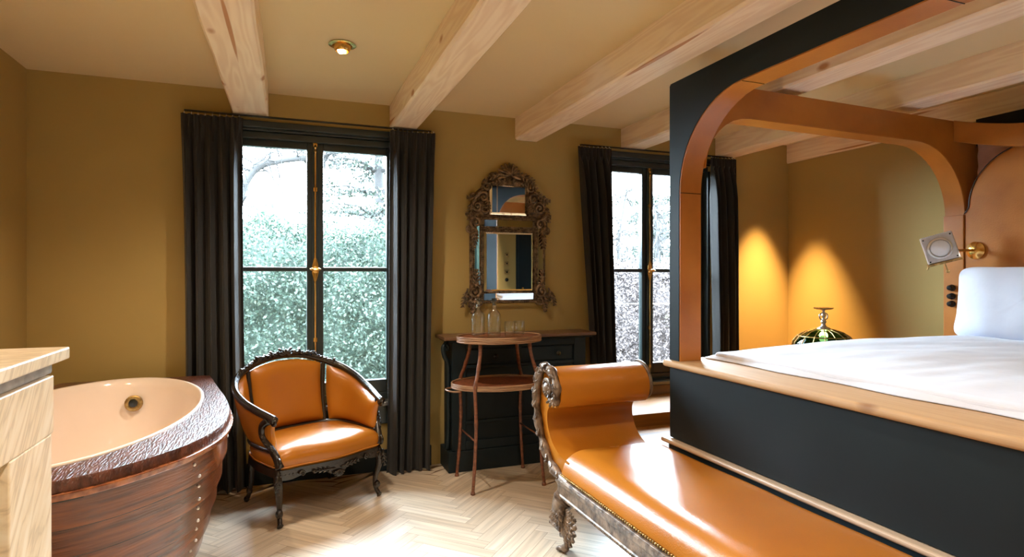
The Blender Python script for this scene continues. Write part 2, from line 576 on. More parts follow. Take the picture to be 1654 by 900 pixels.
# window wall with two openings
mb = MB()
xs = [XL - 0.2]
for cx, hw in WC:
    xs += [cx - hw, cx + hw]
xs.append(XR + 0.2)
for i in range(0, len(xs), 2):
    mb.box(xs[i], xs[i + 1], YW, YW + TH, -0.3, ZC + 0.2)
for cx, hw in WC:
    mb.box(cx - hw, cx + hw, YW, YW + TH, -0.3, WZ0)
    mb.box(cx - hw, cx + hw, YW, YW + TH, WZ1, ZC + 0.2)
struct(mb.build('wall_window', M['wall']))
struct(MB().box(XL - 0.2, XL, YB - 0.2, YW, -0.3, ZC + 0.2).build('wall_left', M['wall']))
struct(MB().box(XR, XR + 0.2, YB - 0.2, YW, -0.3, ZC + 0.2).build('wall_right', M['wall']))
struct(MB().box(XL - 0.2, XR + 0.2, YB - 0.2, YB, -0.3, ZC + 0.2).build('wall_back', M['wall']))
struct(MB().box(XL, XR, YB, YW, ZC, ZC + 0.2).build('ceiling', M['ceiling']))

# herringbone floor: one mesh of oak blocks over a dark bed
PW, PL = 0.078, 0.468
fm = MB(); fm.rnd = []; fm.uv = []
rr = random.Random(3)
ca, sa = math.cos(PI / 4), math.sin(PI / 4)
N6 = int(round(PL / PW))
gap = 0.0007


def plank(a0, a1, b0, b1, along_a):
    q = [(a0 + gap, b0 + gap), (a1 - gap, b0 + gap), (a1 - gap, b1 - gap), (a0 + gap, b1 - gap)]
    w = [(ca * a - sa * b_ + 1.0, sa * a + ca * b_ + 1.3) for a, b_ in q]
    cx_ = sum(p[0] for p in w) / 4; cy_ = sum(p[1] for p in w) / 4
    if not (XL - 0.3 < cx_ < XR + 0.3 and YB - 0.3 < cy_ < YW + 0.3):
        return
    w = [(min(max(x, XL), XR), min(max(y, YB), YW), 0) for x, y in w]
    fm.add(w, [(0, 1, 2, 3)])
    r = rr.random(); fm.rnd.append(r)
    for a, b_ in q:
        u, v = (a, b_) if along_a else (b_, a)
        fm.uv += [u + r * 17, v + r * 5]


for i in range(-90, 90):
    for j in range(-16, 16):
        a = (i + j * N6 * 1) * PW + j * N6 * PW
        b_ = i * PW
        plank(a, a + PL, b_, b_ + PW, True)
        plank(a + PL, a + PL + PW, b_ - PL + PW, b_ + PW, False)
fo = fm.build('floor', M['floor'])
struct(fo)
for p in fo.data.polygons:
    pass
struct(MB().box(XL, XR, YB, YW, -0.1, -0.001).build('trim_floor_bed', M['gap']))

# skirting
mb = MB().box(XL, 1.0, YW - 0.018, YW - 0.0005, 0, 0.15)
struct(mb.build('baseboard_window', M['black'], bevel=0.004))
struct(MB().box(XL + 0.0005, XL + 0.018, -1.6, YW - 0.02, 0, 0.15).build('baseboard_left', M['black'], bevel=0.004))
struct(MB().box(XR - 0.018, XR - 0.0005, YB + 0.02, 2.6, 0, 0.15).build('baseboard_right', M['black'], bevel=0.004))

# ceiling beams
ZB = 2.455
BX = [(-0.335, -0.113), (0.70, 0.89), (1.667, 1.86), (2.615, 2.81), (3.58, 3.77), (4.41, 4.60)]
for k, (a, b_) in enumerate(BX):
    b1 = min(b_, XR - 0.001)
    mb = MB()
    ny = 28
    rb = random.Random(k + 20)
    ph = [rb.uniform(0, 6) for _ in range(6)]

    def sec(u, v, a=a, b1=b1, ph=ph):
        y = YB + 0.002 + (YW - 0.004 - YB) * u
        wob = 0.004 * math.sin(y * 2.3 + ph[0]) + 0.002 * math.sin(y * 7 + ph[1])
        P = [(a, ZC - 0.0005), (a, ZB + 0.012), (a + 0.012, ZB), (b1 - 0.012, ZB), (b1, ZB + 0.012), (b1, ZC - 0.0005)]
        x, z = P[int(round(v * 5))]
        s_ = 1 if z < ZC - 0.01 else 0
        return (x + (wob if b1 < XR - 0.1 else 0), y, z + s_ * 0.5 * wob)
    mb.grid(sec, ny, 6)
    mb.add([sec(0, v / 5) for v in range(6)], [tuple(range(6))])
    mb.add([sec(1, v / 5) for v in range(6)], [tuple(range(5, -1, -1))])
    o = mb.build('ceiling_beam', M['beam'])
    struct(o, 'exposed pale pine ceiling beam')
# cross trimmer between beams above the bed
# ------------------------------------------------------------------ windows


def window(idx, cx, hw):
    root = thing('window_%d' % idx, None, None, (cx, 0, 0), kind='structure')
    y0, y1 = YW + 0.07, YW + 0.15
    f = MB()
    # fixed frame
    f.box(-hw, -hw + 0.05, y0, y1, WZ0, WZ1)
    f.box(hw - 0.05, hw, y0, y1, WZ0, WZ1)
    f.box(-hw + 0.05, hw - 0.05, y0, y1, WZ1 - 0.05, WZ1)
    f.box(-hw + 0.05, hw - 0.05, y0 - 0.01, y1, WZ0, WZ0 + 0.05)
    # stepped header moulding and casing towards the room
    f.box(-hw - 0.03, hw + 0.03, YW - 0.03, YW + 0.02, WZ1 - 0.015, WZ1 + 0.03)
    f.box(-hw, hw, YW + 0.0, YW + 0.07, WZ1 - 0.03, WZ1 - 0.001)
    f.box(-hw, hw, YW + 0.03, YW + 0.07, WZ1 - 0.075, WZ1 - 0.03)
    for s_ in (-1, 1):
        f.box(min(s_ * hw, s_ * (hw - 0.025)), max(s_ * hw, s_ * (hw - 0.025)), YW + 0.0, YW + 0.07, WZ0 + 0.02, WZ1 - 0.075)
    f.build('window_frame', M['winblack'], root, bevel=0.004)
    for s_ in (-1, 1):
        sx0, sx1 = (-hw + 0.05, -0.004) if s_ < 0 else (0.004, hw - 0.05)
        z0, z1, st = WZ0 + 0.05, WZ1 - 0.05, 0.052
        sh = MB()
        sh.box(sx0, sx0 + st, y0 + 0.01, y1 - 0.015, z0, z1)
        sh.box(sx1 - st, sx1, y0 + 0.01, y1 - 0.015, z0, z1)
        sh.box(sx0 + st, sx1 - st, y0 + 0.01, y1 - 0.015, z1 - 0.07, z1)
        sh.box(sx0 + st, sx1 - st, y0 + 0.01, y1 - 0.015, z0, z0 + 0.09)
        sh.box(sx0 + st, sx1 - st, y0 + 0.012, y1 - 0.02, 1.428, 1.458)
        so = sh.build('sash', M['winblack'], root, bevel=0.005)
        for (a, b_) in ((z0 + 0.09, 1.428), (1.458, z1 - 0.07)):
            MB().box(sx0 + st, sx1 - st, y0 + 0.035, y0 + 0.039, a, b_).build('pane', M['glass'], so)
    # centre astragal and cremone bolt
    MB().box(-0.022, 0.022, y0 - 0.012, y0 + 0.012, WZ0 + 0.055, WZ1 - 0.055).build('astragal', M['winblack'], root, bevel=0.006)
    yb = y0 - 0.022
    r = MB()
    r.tube([(0, yb, WZ0 + 0.06), (0, yb, WZ1 - 0.07)], 0.0065, 8)
    for z in (WZ1 - 0.09, 2.0, 0.95, WZ0 + 0.12):
        r.box(-0.012, 0.012, yb - 0.002, yb + 0.012, z - 0.014, z + 0.014)
    r.lathe([(0.004, -0.03), (0.013, -0.018), (0.006, 0), (0.014, 0.012), (0.003, 0.035)], 10, (0, yb - 0.002, WZ1 - 0.12))
    ro = r.build('cremone_bolt', M['brass'], root, smooth=True, autosmooth=40)
    h = MB()
    h.lathe([(0.001, 0), (0.022, 0.001), (0.024, 0.006), (0.001, 0.012)], 16, (0, yb - 0.006, 1.44), axis=(0, -1, 0))
    h.prism([(0.030 * math.cos(t) * (1 + 0.15 * math.cos(4 * t)), 0.085 * math.sin(t)) for t in [2 * PI * k / 24 for k in range(24)]],
            lambda a, b_, d: (a * 0.7, d, b_ + 1.44), yb + 0.004, yb - 0.003)
    h.tube([(-0.035, yb - 0.03, 1.44), (-0.018, yb - 0.036, 1.444), (0, yb - 0.036, 1.44), (0.018, yb - 0.036, 1.444), (0.035, yb - 0.03, 1.44)],
           [0.005, 0.012, 0.010, 0.012, 0.005], 8)
    h.tube([(0, yb, 1.44), (0, yb - 0.034, 1.44)], 0.006, 8)
    h.build('handle', M['brass'], ro, smooth=True, autosmooth=40)
    # sill board and apron
    MB().box(-hw - 0.04, hw + 0.04, YW - 0.045, YW + 0.069, WZ0 - 0.035, WZ0 + 0.001).build('window_sill', M['sillm'], root, bevel=0.008)
    MB().box(-hw - 0.02, hw + 0.02, YW - 0.02, YW - 0.0005, WZ0 - 0.16, WZ0 - 0.036).build('apron', M['apr%d' % idx], root, bevel=0.004)
    # stone lintel/exterior sill
    return root


M['sillm'] = material('sill_paint', (0.10, 0.10, 0.10), 0.15, nscale=1, coat=0.5)
M['apr1'] = M['winblack']
M['apr2'] = material('apron_wood', (0.24, 0.13, 0.06), 0.5, scale=(1, 20, 20), nscale=1)
for i, (cx, hw) in enumerate(WC):
    window(i + 1, cx, hw)

# stepped oak platform under the second window
t = thing('oak_platform', 'stepped golden oak platform in front of the right window beside the bed', 'platform', (3.2, 3.7, 0))
def pbox(n, x0, x1, y0, y1, z0, z1, m=None, bev=0.006):
    return MB().box(x0 - 3.2, x1 - 3.2, y0 - 3.7, y1 - 3.7, z0, z1).build(n, m or M['step'], t, bevel=bev)
pbox('step', 1.945, XR - 0.003, 2.745, 3.70, 0.001, 0.30)
pbox('upper_step', 2.27, XR - 0.003, 3.70, YW - 0.025, 0.001, 0.39)

# curtains ---------------------------------------------------------
def curtain(label, x0, x1, xb0, xb1, zbot, seed, yc=4.215):
    root = thing('curtain', label, 'curtain', ((x0 + x1) / 2, yc, zbot), 0, 'charcoal curtains at the windows')
    c0 = (x0 + x1) / 2
    rr = random.Random(seed)
    nf = 5
    ph = rr.uniform(0, 6)
    zt = 2.425
    def fn(u, v):
        z = zt + (zbot - zt) * v
        k = min(1, v * 6)
        w0, w1 = x0 + (xb0 - x0) * v, x1 + (xb1 - x1) * v
        uu = u + 0.018 * math.sin(u * 11 + ph) * (0.4 + v)
        pinch = 1 - 0.05 * math.sin(v * PI)
        x = (w0 + w1) / 2 + (uu - 0.5) * (w1 - w0) * pinch
        amp = 0.014 + 0.040 * k * (0.8 + 0.3 * math.sin(u * 9 + ph))
        fr = nf * 2 * PI
        if v < 0.05:
            y = 0.012 * math.cos(fr * 2 * u + ph)
        else:
            y = amp * (math.cos(fr * u + ph + 0.5 * v * math.sin(3 * u + ph))) * (1 - 0.25 * math.cos(2 * fr * u))
        y += 0.01 * math.sin(v * 5 + u * 4)
        return (x - c0, y, z - zbot)
    m_ = MB().slab(fn, 150, 30, lambda u, v: (0, 0.004, 0))
    m_.build('drape', M['curtain'], root, smooth=True, autosmooth=60)
    hd = MB()
    for k in range(9):
        hd.tube([fn((k + 0.5) / 9, 0), Vector(fn((k + 0.5) / 9, 0)) + Vector((0, 0.012, 0.012))], 0.003, 6)
        hd.build('hook', M['silver'], root)
        hd = MB()
    return root


curtain('charcoal curtain left of the left window, behind the bathtub', -0.625, -0.262, -0.60, -0.235, 0.005, 1, 4.236)
curtain('charcoal curtain between the left window and the ornate mirror', 0.685, 1.013, 0.665, 0.985, 0.005, 2)
curtain('charcoal curtain between the ornate mirror and the right window', 2.16, 2.46, 2.28, 2.54, 0.40, 3)
curtain('charcoal curtain right of the right window near the room corner', 3.45, 3.72, 3.47, 3.775, 0.40, 4)
for i, (a, b_) in enumerate(((-0.66, 1.04), (2.13, 3.75))):
    o = MB().box(a + 0.06, b_ - 0.06, 4.222, 4.240, 2.436, 2.446).build('curtain_track', M['blackcap'])
    tag(o, 'slim black curtain track above the %s window' % ('left', 'right')[i], 'curtain track')

# ceiling spots ----------------------------------------------------------
def ceiling_spot(x, y, label, energy, tilt=(0, 0), color=(1.0, 0.84, 0.66), size=2.4, radius=0.04):
    root = thing('ceiling_spotlight', label, 'ceiling light', (x, y, ZC), 0, 'recessed brass ceiling spotlights')
    MB().lathe([(0.052, 0.0), (0.055, -0.004), (0.040, -0.007), (0.036, -0.001)], 28, (0, 0, -0.0005), caps=False).build('trim_ring', M['brass'], root, smooth=True, autosmooth=50)
    h = MB().lathe([(0.034, -0.003), (0.033, -0.022), (0.026, -0.030), (0.022, -0.014), (0.018, -0.004)], 22)
    ho = h.build('housing', M['brass'], root, smooth=True, autosmooth=50)
    MB().ball((-0.006, 0, -0.026), 0.014).build('bulb', M['bulb'], ho, smooth=True)
    l = lamp('spot_light', 'SPOT', (x, y, ZC - 0.062), energy * LAMP, color, (tilt[0], tilt[1], 0), spot_size=size, spot_blend=0.8, shadow_soft_size=radius)
    root.scale = (1.3, 1.3, 1.3)
    return root


ceiling_spot(0.278, 3.262, 'brass ceiling spotlight glowing between the two left beams, above the armchair', 26)
for (x, y, lab, e, tl) in (  # all but the corner spot are unseen fill lights added for brightness
        (1.25, 1.3, 'unseen fill spotlight added in the bay in front of the mirror, above the camera side', 22, (0.0, 0)),
        (-0.9, 1.0, 'unseen fill spotlight added above the marble fireplace', 75, (0, 0)),
        (-0.9, 2.55, 'unseen fill spotlight added above the boat shaped bathtub', 20, (0, 0)),
        (0.25, 0.3, 'unseen fill spotlight added over the middle of the room near the back', 35, (0, 0)),
        (3.2, 1.6, 'unseen fill spotlight added over the four-poster bed', 3, (0, 0)),
        (3.6, -0.9, 'unseen fill spotlight added by the dark door', 300, (-0.45, 0)),
        (4.05, 4.0, 'brass ceiling spotlight in the corner above the glass lamp', 300, (0, 0))):
    if x == 4.05:
        ceiling_spot(x, y, lab, e, tl, (1.0, 0.6, 0.25), 0.86, 0.02)
    else:
        ceiling_spot(x, y, lab, e, tl, (1.0, 0.70, 0.40) if x < -0.5 else (1.0, 0.84, 0.66))


# ================================================================== BATHTUB (boat hull)
def build_tub():
    cx, cy = -0.83, 3.22
    prof = [(4.14, 0.0), (4.14, 0.32), (4.13, 0.385), (4.05, 0.405), (3.67, 0.478), (3.37, 0.54), (3.10, 0.582), (2.90, 0.594), (2.69, 0.576), (2.50, 0.515),
            (2.38, 0.44), (2.24, 0.31), (2.16, 0.17), (2.13, 0.0)]
    right = [(p.x, p.y) for p in catmull([(h, y, 0) for y, h in prof[2:]], 6)]
    right = [(0.0, 4.14), (0.15, 4.14), (0.31, 4.14), (0.36, 4.138)] + right
    left = [(-x, y) for x, y in right[1:-1]][::-1]
    out = right + left          # closed outline, offsets from cx
    n = len(out)

    root = thing('bathtub', 'boat shaped mahogany bathtub with cream enamel basin in the left corner', 'bathtub', (cx, cy, 0))
    zt = 0.715

    def hull(u, v):
        i = int(round(u * n)) % n
        x, y = out[i]
        pl = 6
        zrel = 1 - v
        z = zt * zrel
        s = 0.62 + 0.38 * zrel ** 0.62
        k = (v * pl) % 1.0
        lap = 0.020 * k
        s2 = s * 0.975
        yy = 4.14 - (4.14 - y) * (0.70 + 0.30 * zrel ** 0.7) * 0.985
        nx = x / 0.6
        return (x * s2 + lap * (1 if x > 0 else -1) * min(1, abs(nx) * 2), yy - cy - lap * 0.6 * (1 if y < 2.8 else 0), z + 0.0)
    mb = MB()
    pl = 6
    vs, fs = [], []
    rows = []
    for p in range(pl):
        for q in (0.0, 0.33, 0.66, 0.999):
            rows.append((p + q) / pl)
    m = len(rows)
    for r_ in rows:
        for i in range(n):
            vs.append(hull(i / n, r_))
    for j in range(m - 1):
        for i in range(n):
            fs.append((j * n + i, j * n + (i + 1) % n, (j + 1) * n + (i + 1) % n, (j + 1) * n + i))
    vs2 = [(x, y, 0.001) for x, y, z in vs[-n:]]
    mb.add(vs, fs)
    base = len(mb.v)
    mb.v += vs2
    mb.f += [((m - 1) * n + i, (m - 1) * n + (i + 1) % n, base + (i + 1) % n, base + i) for i in range(n)]
    mb.f.append(tuple(base + i for i in range(n)))
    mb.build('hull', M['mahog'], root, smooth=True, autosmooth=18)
    # dark shadow groove + strake
    def ring(sc_, z0, z1, name, mat, sc2=None):
        sc2 = sc2 or sc_
        b = MB()
        P = [(x * sc_, 4.14 - (4.14 - y) * (1 - (1 - sc_) * 0.35) - cy) for x, y in out]
        Q = [(x * sc2, 4.14 - (4.14 - y) * (1 - (1 - sc2) * 0.35) - cy) for x, y in out]
        inn = [(x * 0.86, yy * 0.93) for x, yy in P]
        loops = [[(x, y, z0) for x, y in inn], [(x, y, z0) for x, y in P], [(x, y, z1) for x, y in Q], [(x, y, z1) for x, y in inn]]
        vv = [p for l_ in loops for p in l_]
        ff = []
        for j in range(4):
            for i in range(n):
                ff.append((j * n + i, j * n + (i + 1) % n, ((j + 1) % 4) * n + (i + 1) % n, ((j + 1) % 4) * n + i))
        b.add(vv, ff)
        return b.build(name, mat, root, bevel=0.006)
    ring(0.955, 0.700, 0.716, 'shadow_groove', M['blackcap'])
    ring(1.010, 0.716, 0.7415, 'rubbing_strake', M['strake'], 1.022)
    # deck with elliptical opening
    ea, eb = 0.455, 0.915
    dk = MB()
    ell = []
    for x, y in out:
        ang = math.atan2((y - 3.18) / eb, (x + 0.01) / ea)
        ell.append((ea * math.cos(ang) - 0.01, 3.18 + eb * math.sin(ang) - cy))
    loops = []
    for t_, z in ((0, 0.742), (0, 0.768), (0.03, 0.778), (0.5, 0.782), (0.97, 0.784), (1.0, 0.780), (1.0, 0.742)):
        loops.append([((x * (1 - t_) + e[0] * t_), (y - cy) * (1 - t_) + e[1] * t_, z) for (x, y), e in zip(out, ell)])
    vv = [p for l_ in loops for p in l_]
    k = len(loops)
    dk.add(vv, [(j * n + i, j * n + (i + 1) % n, ((j + 1) % k) * n + (i + 1) % n, ((j + 1) % k) * n + i) for j in range(k) for i in range(n)])
    dk.build('deck', M['deck'], root, smooth=True, autosmooth=35)
    # basin
    bs = MB()
    N = 72
    pr = [(1.006, 0.772), (1.012, 0.787), (0.995, 0.792), (0.975, 0.785), (0.96, 0.74), (0.93, 0.60), (0.885, 0.45), (0.82, 0.36), (0.70, 0.315), (0.4, 0.295), (0.02, 0.29)]
    for s_, z in pr:
        bs.v += [(-0.01 + ea * s_ * math.cos(2 * PI * i / N), 3.18 - cy + eb * s_ * math.sin(2 * PI * i / N), z) for i in range(N)]
    for j in range(len(pr) - 1):
        bs.f += [(j * N + i, j * N + (i + 1) % N, (j + 1) * N + (i + 1) % N, (j + 1) * N + i) for i in range(N)]
    bs.f.append(tuple((len(pr) - 1) * N + i for i in range(N)))
    bs.build('basin', M['tub'], root, smooth=True)
    # overflow drain on the far wall
    d = MB()
    ax = Vector((0.05, -1, 0.18)).normalized()
    c = Vector((0.0, 4.015 - cy, 0.655))
    d.lathe([(0.001, 0.016), (0.020, 0.017), (0.026, 0.010), (0.036, 0.012), (0.044, 0.008), (0.047, 0.0)], 28, c, axis=ax)
    do = d.build('overflow_drain', M['agedbrass'], root, smooth=True, autosmooth=40)
    MB().lathe([(0.022, 0.0), (0.023, 0.018), (0.001, 0.019)], 20, c, axis=ax).build('drain_hole', M['blackcap'], do)
    # rivets in two frame lines on the visible side
    proto = None
    for yq, sl in ((2.52, 0.55), (3.15, 0.35)):
        for p in range(6):
            for q in (0.28, 0.78):
                v = (p + q) / 6
                best = min((abs(hull(i / n, v)[1] + cy - (yq + sl * v)), i) for i in range(5, len(right)))[1]
                x, y, z = hull(best / n, v)
                x2, y2, _ = hull((best + 1) / n, v)
                nx, ny = (y - y2), (x2 - x)
                l_ = math.hypot(nx, ny) or 1
                if proto is None:
                    proto = MB().ball((0, 0, 0), 0.007, 10, 6).build('rivet', M['silver'], root, smooth=True)
                    r_ = proto
                else:
                    r_ = proto.copy(); C.objects.link(r_); r_.parent = root
                r_.location = (x + abs(nx) / l_ * 0.002, y, z)
    return root


build_tub()

# ================================================================== FIREPLACE
t = thing('fireplace', 'cream marble fireplace surround with projecting shelf at the left edge', 'fireplace', (-0.72, 0.85, 0))
def fb(n, x0, x1, y0, y1, z0, z1, m, bev=0.003, par=None):
    return MB().box(x0 + 0.72, x1 + 0.72, y0 - 0.85, y1 - 0.85, z0, z1).build(n, m, par or t, bevel=bev)
fb('mantel_shelf', -0.72, -0.455, 0.08, 1.605, 1.213, 1.240, M['marble'], 0.004)
fb('bed_moulding', -0.72, -0.478, 0.12, 1.575, 1.185, 1.2125, M['greystone'], 0.006)
fb('frieze', -0.72, -0.470, 0.14, 1.555, 1.0605, 1.1845, M['marble'])
fb('jamb', -0.72, -0.470, 1.335, 1.540, 0.001, 1.060, M['marble'])
fb('jamb', -0.72, -0.470, 0.155, 0.36, 0.001, 1.060, M['marble'])
fb('side_slip', -0.72, -0.474, 1.5405, 1.556, 0.001, 1.060, M['marble'])
fb('side_slip', -0.72, -0.474, 0.139, 0.1545, 0.001, 1.060, M['marble'])
struct(MB().box(XL + 0.001, -0.7205, 0.10, 0.30, 0.0, ZC - 0.001).box(XL + 0.001, -0.7205, 1.36, 1.56, 0, ZC - 0.001)
       .box(XL + 0.001, -0.7205, 0.30, 1.36, 1.02, ZC - 0.001).box(XL + 0.001, XL + 0.05, 0.30, 1.36, 0, 1.02).build('wall_chimney', M['wall']))
struct(MB().box(XL + 0.051, -0.7205, 0.3005, 1.3595, 0.0, 0.012).build('trim_hearth', M['soot']))

# ================================================================== BED
BX0, BX1, BY0, BY1 = 1.937, 4.14, 0.75, 2.70
bed = thing('four_poster_bed', 'four-poster bed with dark panelled base, oak ledge and leather lined arched canopy', 'bed', (3.0, 1.72, 0))
bo = (3.0, 1.72)
def bb(n, x0, x1, y0, y1, z0, z1, m, bev=0.004, par=None, segs=2):
    return MB().box(x0 - bo[0], x1 - bo[0], y0 - bo[1], y1 - bo[1], z0, z1).build(n, m, par or bed, bevel=bev, segs=segs)
bb('plinth', BX0 - 0.022, 4.25, BY0 + 0.03, BY1 - 0.02, 0.001, 0.503, M['black'])
bb('base_ledge', BX0 - 0.035, 4.26, BY0 - 0.03, BY1 + 0.035, 0.502, 0.526, M['ledge'] if 'ledge' in M else material('pale_ledge', srgb(190, 168, 145), 0.35), 0.011, segs=4)
bb('base_panel', BX0, 4.25, BY0, BY1, 0.529, 0.908, M['black'])
bb('oak_ledge', BX0 - 0.03, 4.26, BY0 - 0.03, BY1 + 0.03, 0.909, 0.945, M['oak'], 0.016, segs=5)


def arc(cx_, cz_, r, a0, a1, n=12):
    return [(cx_ + r * math.cos(a0 + (a1 - a0) * k / n), cz_ + r * math.sin(a0 + (a1 - a0) * k / n)) for k in range(n + 1)]


RA = 0.46
# foot frame in the (y, z) plane
innerF = [(BY0 + 0.08, 0.946)] + arc(BY0 + 0.08 + RA, 2.295 - RA, RA, PI, PI / 2) + arc(BY1 - 0.08 - RA, 2.295 - RA, RA, PI / 2, 0) + [(BY1 - 0.08, 0.946)]
outerF = [(BY1, 0.946), (BY1, 2.42), (BY1 - 0.01, 2.43), (BY0 + 0.01, 2.43), (BY0, 2.42), (BY0, 0.946)]
yz = lambda a, b_, d: (d - bo[0], a - bo[1], b_)
MB().prism(innerF + outerF, yz, BX0, BX0 + 0.126).build('foot_frame', M['black'], bed)
MB().prism(innerF + outerF, yz, BX0 + 0.1265, BX0 + 0.134).build('inner_leather', M['bedleather'], bed)


def lining(path, fn, d0, d1, name='arch_lining', nrm=0.006):
    P = [Vector((a, b_, 0)) for a, b_ in path]
    mb = MB()
    n = len(P)
    off = []
    for i in range(n):
        t_ = (P[min(i + 1, n - 1)] - P[max(i - 1, 0)]).normalized()
        off.append(P[i] + Vector((t_.y, -t_.x, 0)) * nrm)
    vs = []
    for p, q in zip(P, off):
        vs += [fn(p.x, p.y, d0), fn(p.x, p.y, d1), fn(q.x, q.y, d1), fn(q.x, q.y, d0)]
    fs = []
    for i in range(n - 1):
        for k in range(4):
            fs.append((i * 4 + k, i * 4 + (k + 1) % 4, (i + 1) * 4 + (k + 1) % 4, (i + 1) * 4 + k))
    fs += [(0, 1, 2, 3), tuple((n - 1) * 4 + k for k in (3, 2, 1, 0))]
    mb.add(vs, fs)
    o = mb.build(name, M['bedleather'], bed, smooth=True, autosmooth=40)
    return o


lining(innerF, yz, BX0 + 0.004, BX0 + 0.137)
# seams across the lining
for (a, b_) in ((BY1 - 0.086, 1.835), (BY1 - 0.08 - RA, 2.288), (BY0 + 0.086, 1.835), (BY0 + 0.08 + RA, 2.288)):
    sm = MB()
    sm.box(BX0 + 0.006 - bo[0], BX0 + 0.135 - bo[0], a - 0.0015 - bo[1] - (0.001 if a > 2.5 else 0), a + 0.0015 - bo[1], b_ - 0.0015, b_ + 0.0015)
    sm.build('seam', M['blackcap'], bed)
# side frames (far and near)
xz = lambda a, b_, d: (a - bo[0], d - bo[1], b_)
X0s = BX0 + 0.138
innerS = [(X0s, 1.97)] + arc(X0s + 0.29, 1.97, 0.29, PI, PI / 2, 8) + arc(BX1 - RA, 2.245 - RA, RA, PI / 2, 0) + [(BX1, 0.946)]
outerS = [(4.275, 0.946), (4.275, 2.392), (X0s, 2.428)]
for (ya, yb_) in ((BY1 - 0.126, BY1), (BY0, BY0 + 0.126)):
    s_ = 1 if ya > 2 else -1
    oc0, oc1 = (yb_ - 0.006, yb_) if s_ > 0 else (ya, ya + 0.006)
    MB().prism(innerS + outerS, xz, oc0, oc1).build('side_edge', M['black'], bed)
    MB().prism(innerS + outerS, xz, ya if s_ > 0 else ya + 0.0065, yb_ - 0.0065 if s_ > 0 else yb_).build('side_frame', M['bedleather'], bed)
    lining(innerS, xz, ya + 0.002, yb_ - 0.002, 'arch_lining', 0.004)
# headboard: wide lower panel, raised centre with round shoulders
hb = [(BY1 - 0.128, 0.946), (BY1 - 0.128, 1.80)] + [(BY1 - 0.155, 1.84)] + arc(BY1 - 0.155 - 0.36, 1.84, 0.36, 0, PI / 2, 12)[1:] + \
     arc(BY0 + 0.155 + 0.36, 1.84, 0.36, PI / 2, PI, 12) + [(BY0 + 0.128, 1.80), (BY0 + 0.128, 0.946)]
MB().prism(hb, yz, BX1 - 0.012, BX1 + 0.05).build('headboard', M['bedleather'], bed, bevel=0.008)
ho = MB()
ho.tube(catmull([yz(a, b_, BX1 - 0.014) for a, b_ in hb[1:-1]], 2), 0.003, 6)
ho.build('headboard_piping', M['blackcap'], bed, smooth=True)
# lower leather strip between the post and the panel carrying the switches
MB().prism([(BY1 - 0.001, 0.946), (BY1 - 0.001, 1.795), (BY1 - 0.1285, 1.795), (BY1 - 0.1285, 0.946)], yz, BX1 - 0.02, BX1 - 0.001).build('switch_strip', M['bedleather'], bed, bevel=0.004)
# satin backing behind the shoulders
def satin(u, v):
    y = BY1 - 0.15 - u * (BY1 - BY0 - 0.30)
    z = 0.96 + v * 1.36
    return (4.225 - bo[0] + 0.006 * math.sin(z * 60 + 9 * math.sin(u * 40)), y - bo[1], z)
MB().slab(satin, 120, 40, lambda u, v: (0.008, 0, 0)).build('satin_backing', M['satin'], bed, smooth=True, autosmooth=50)
# curved head rail
def hrail(u, v):
    a = u * 2 - 1
    y = 1.725 + a * (1.725 - BY0 - 0.127)
    zt_ = 2.255 + 0.145 * abs(a) ** 2.2
    zb_ = zt_ - 0.135
    P = [(4.02, zb_), (4.02, zt_), (4.13, zt_), (4.13, zb_)]
    k = int(round(v * 4)) % 4
    return (P[k][0] - bo[0], y - bo[1], P[k][1])
mb = MB()
mb.grid(hrail, 40, 4, cv=True)
mb.f = []
mb.v = []
for i in range(40):
    for k in range(4):
        mb.v.append(hrail(i / 39, k / 4))
for i in range(39):
    for k in range(4):
        mb.f.append((i * 4 + k, i * 4 + (k + 1) % 4, (i + 1) * 4 + (k + 1) % 4, (i + 1) * 4 + k))
mb.f += [(0, 1, 2, 3), (159, 158, 157, 156)]
mb.build('head_rail', M['bedleather'], bed, bevel=0.005)
MB().prism([(BY1 - 0.13, 2.25), (BY1 - 0.13, 2.425), (BY0 + 0.13, 2.425), (BY0 + 0.13, 2.25)], yz, 4.24, 4.27).build('head_panel', M['black'], bed)
# switches
for z in (1.318, 1.262, 1.212):
    s_ = MB().lathe([(0.021, 0), (0.022, 0.010), (0.017, 0.016), (0.017, 0.034), (0.012, 0.040), (0.001, 0.041)], 16, (BX1 - 0.0205 - bo[0], 2.640 - bo[1], z), axis=(-1, 0, 0))
    s_.build('switch_knob', M['blackcap'], bed, smooth=True, autosmooth=40)

# mattress (part of the bed), duvet and pillows (things)
MB().box(2.17 - bo[0], 4.12 - bo[0], BY0 + 0.07 - bo[1], BY1 - 0.07 - bo[1], 0.9455, 0.985).build('mattress', M['linen'], bed, bevel=0.02, segs=4)


from mathutils import noise as mnoise


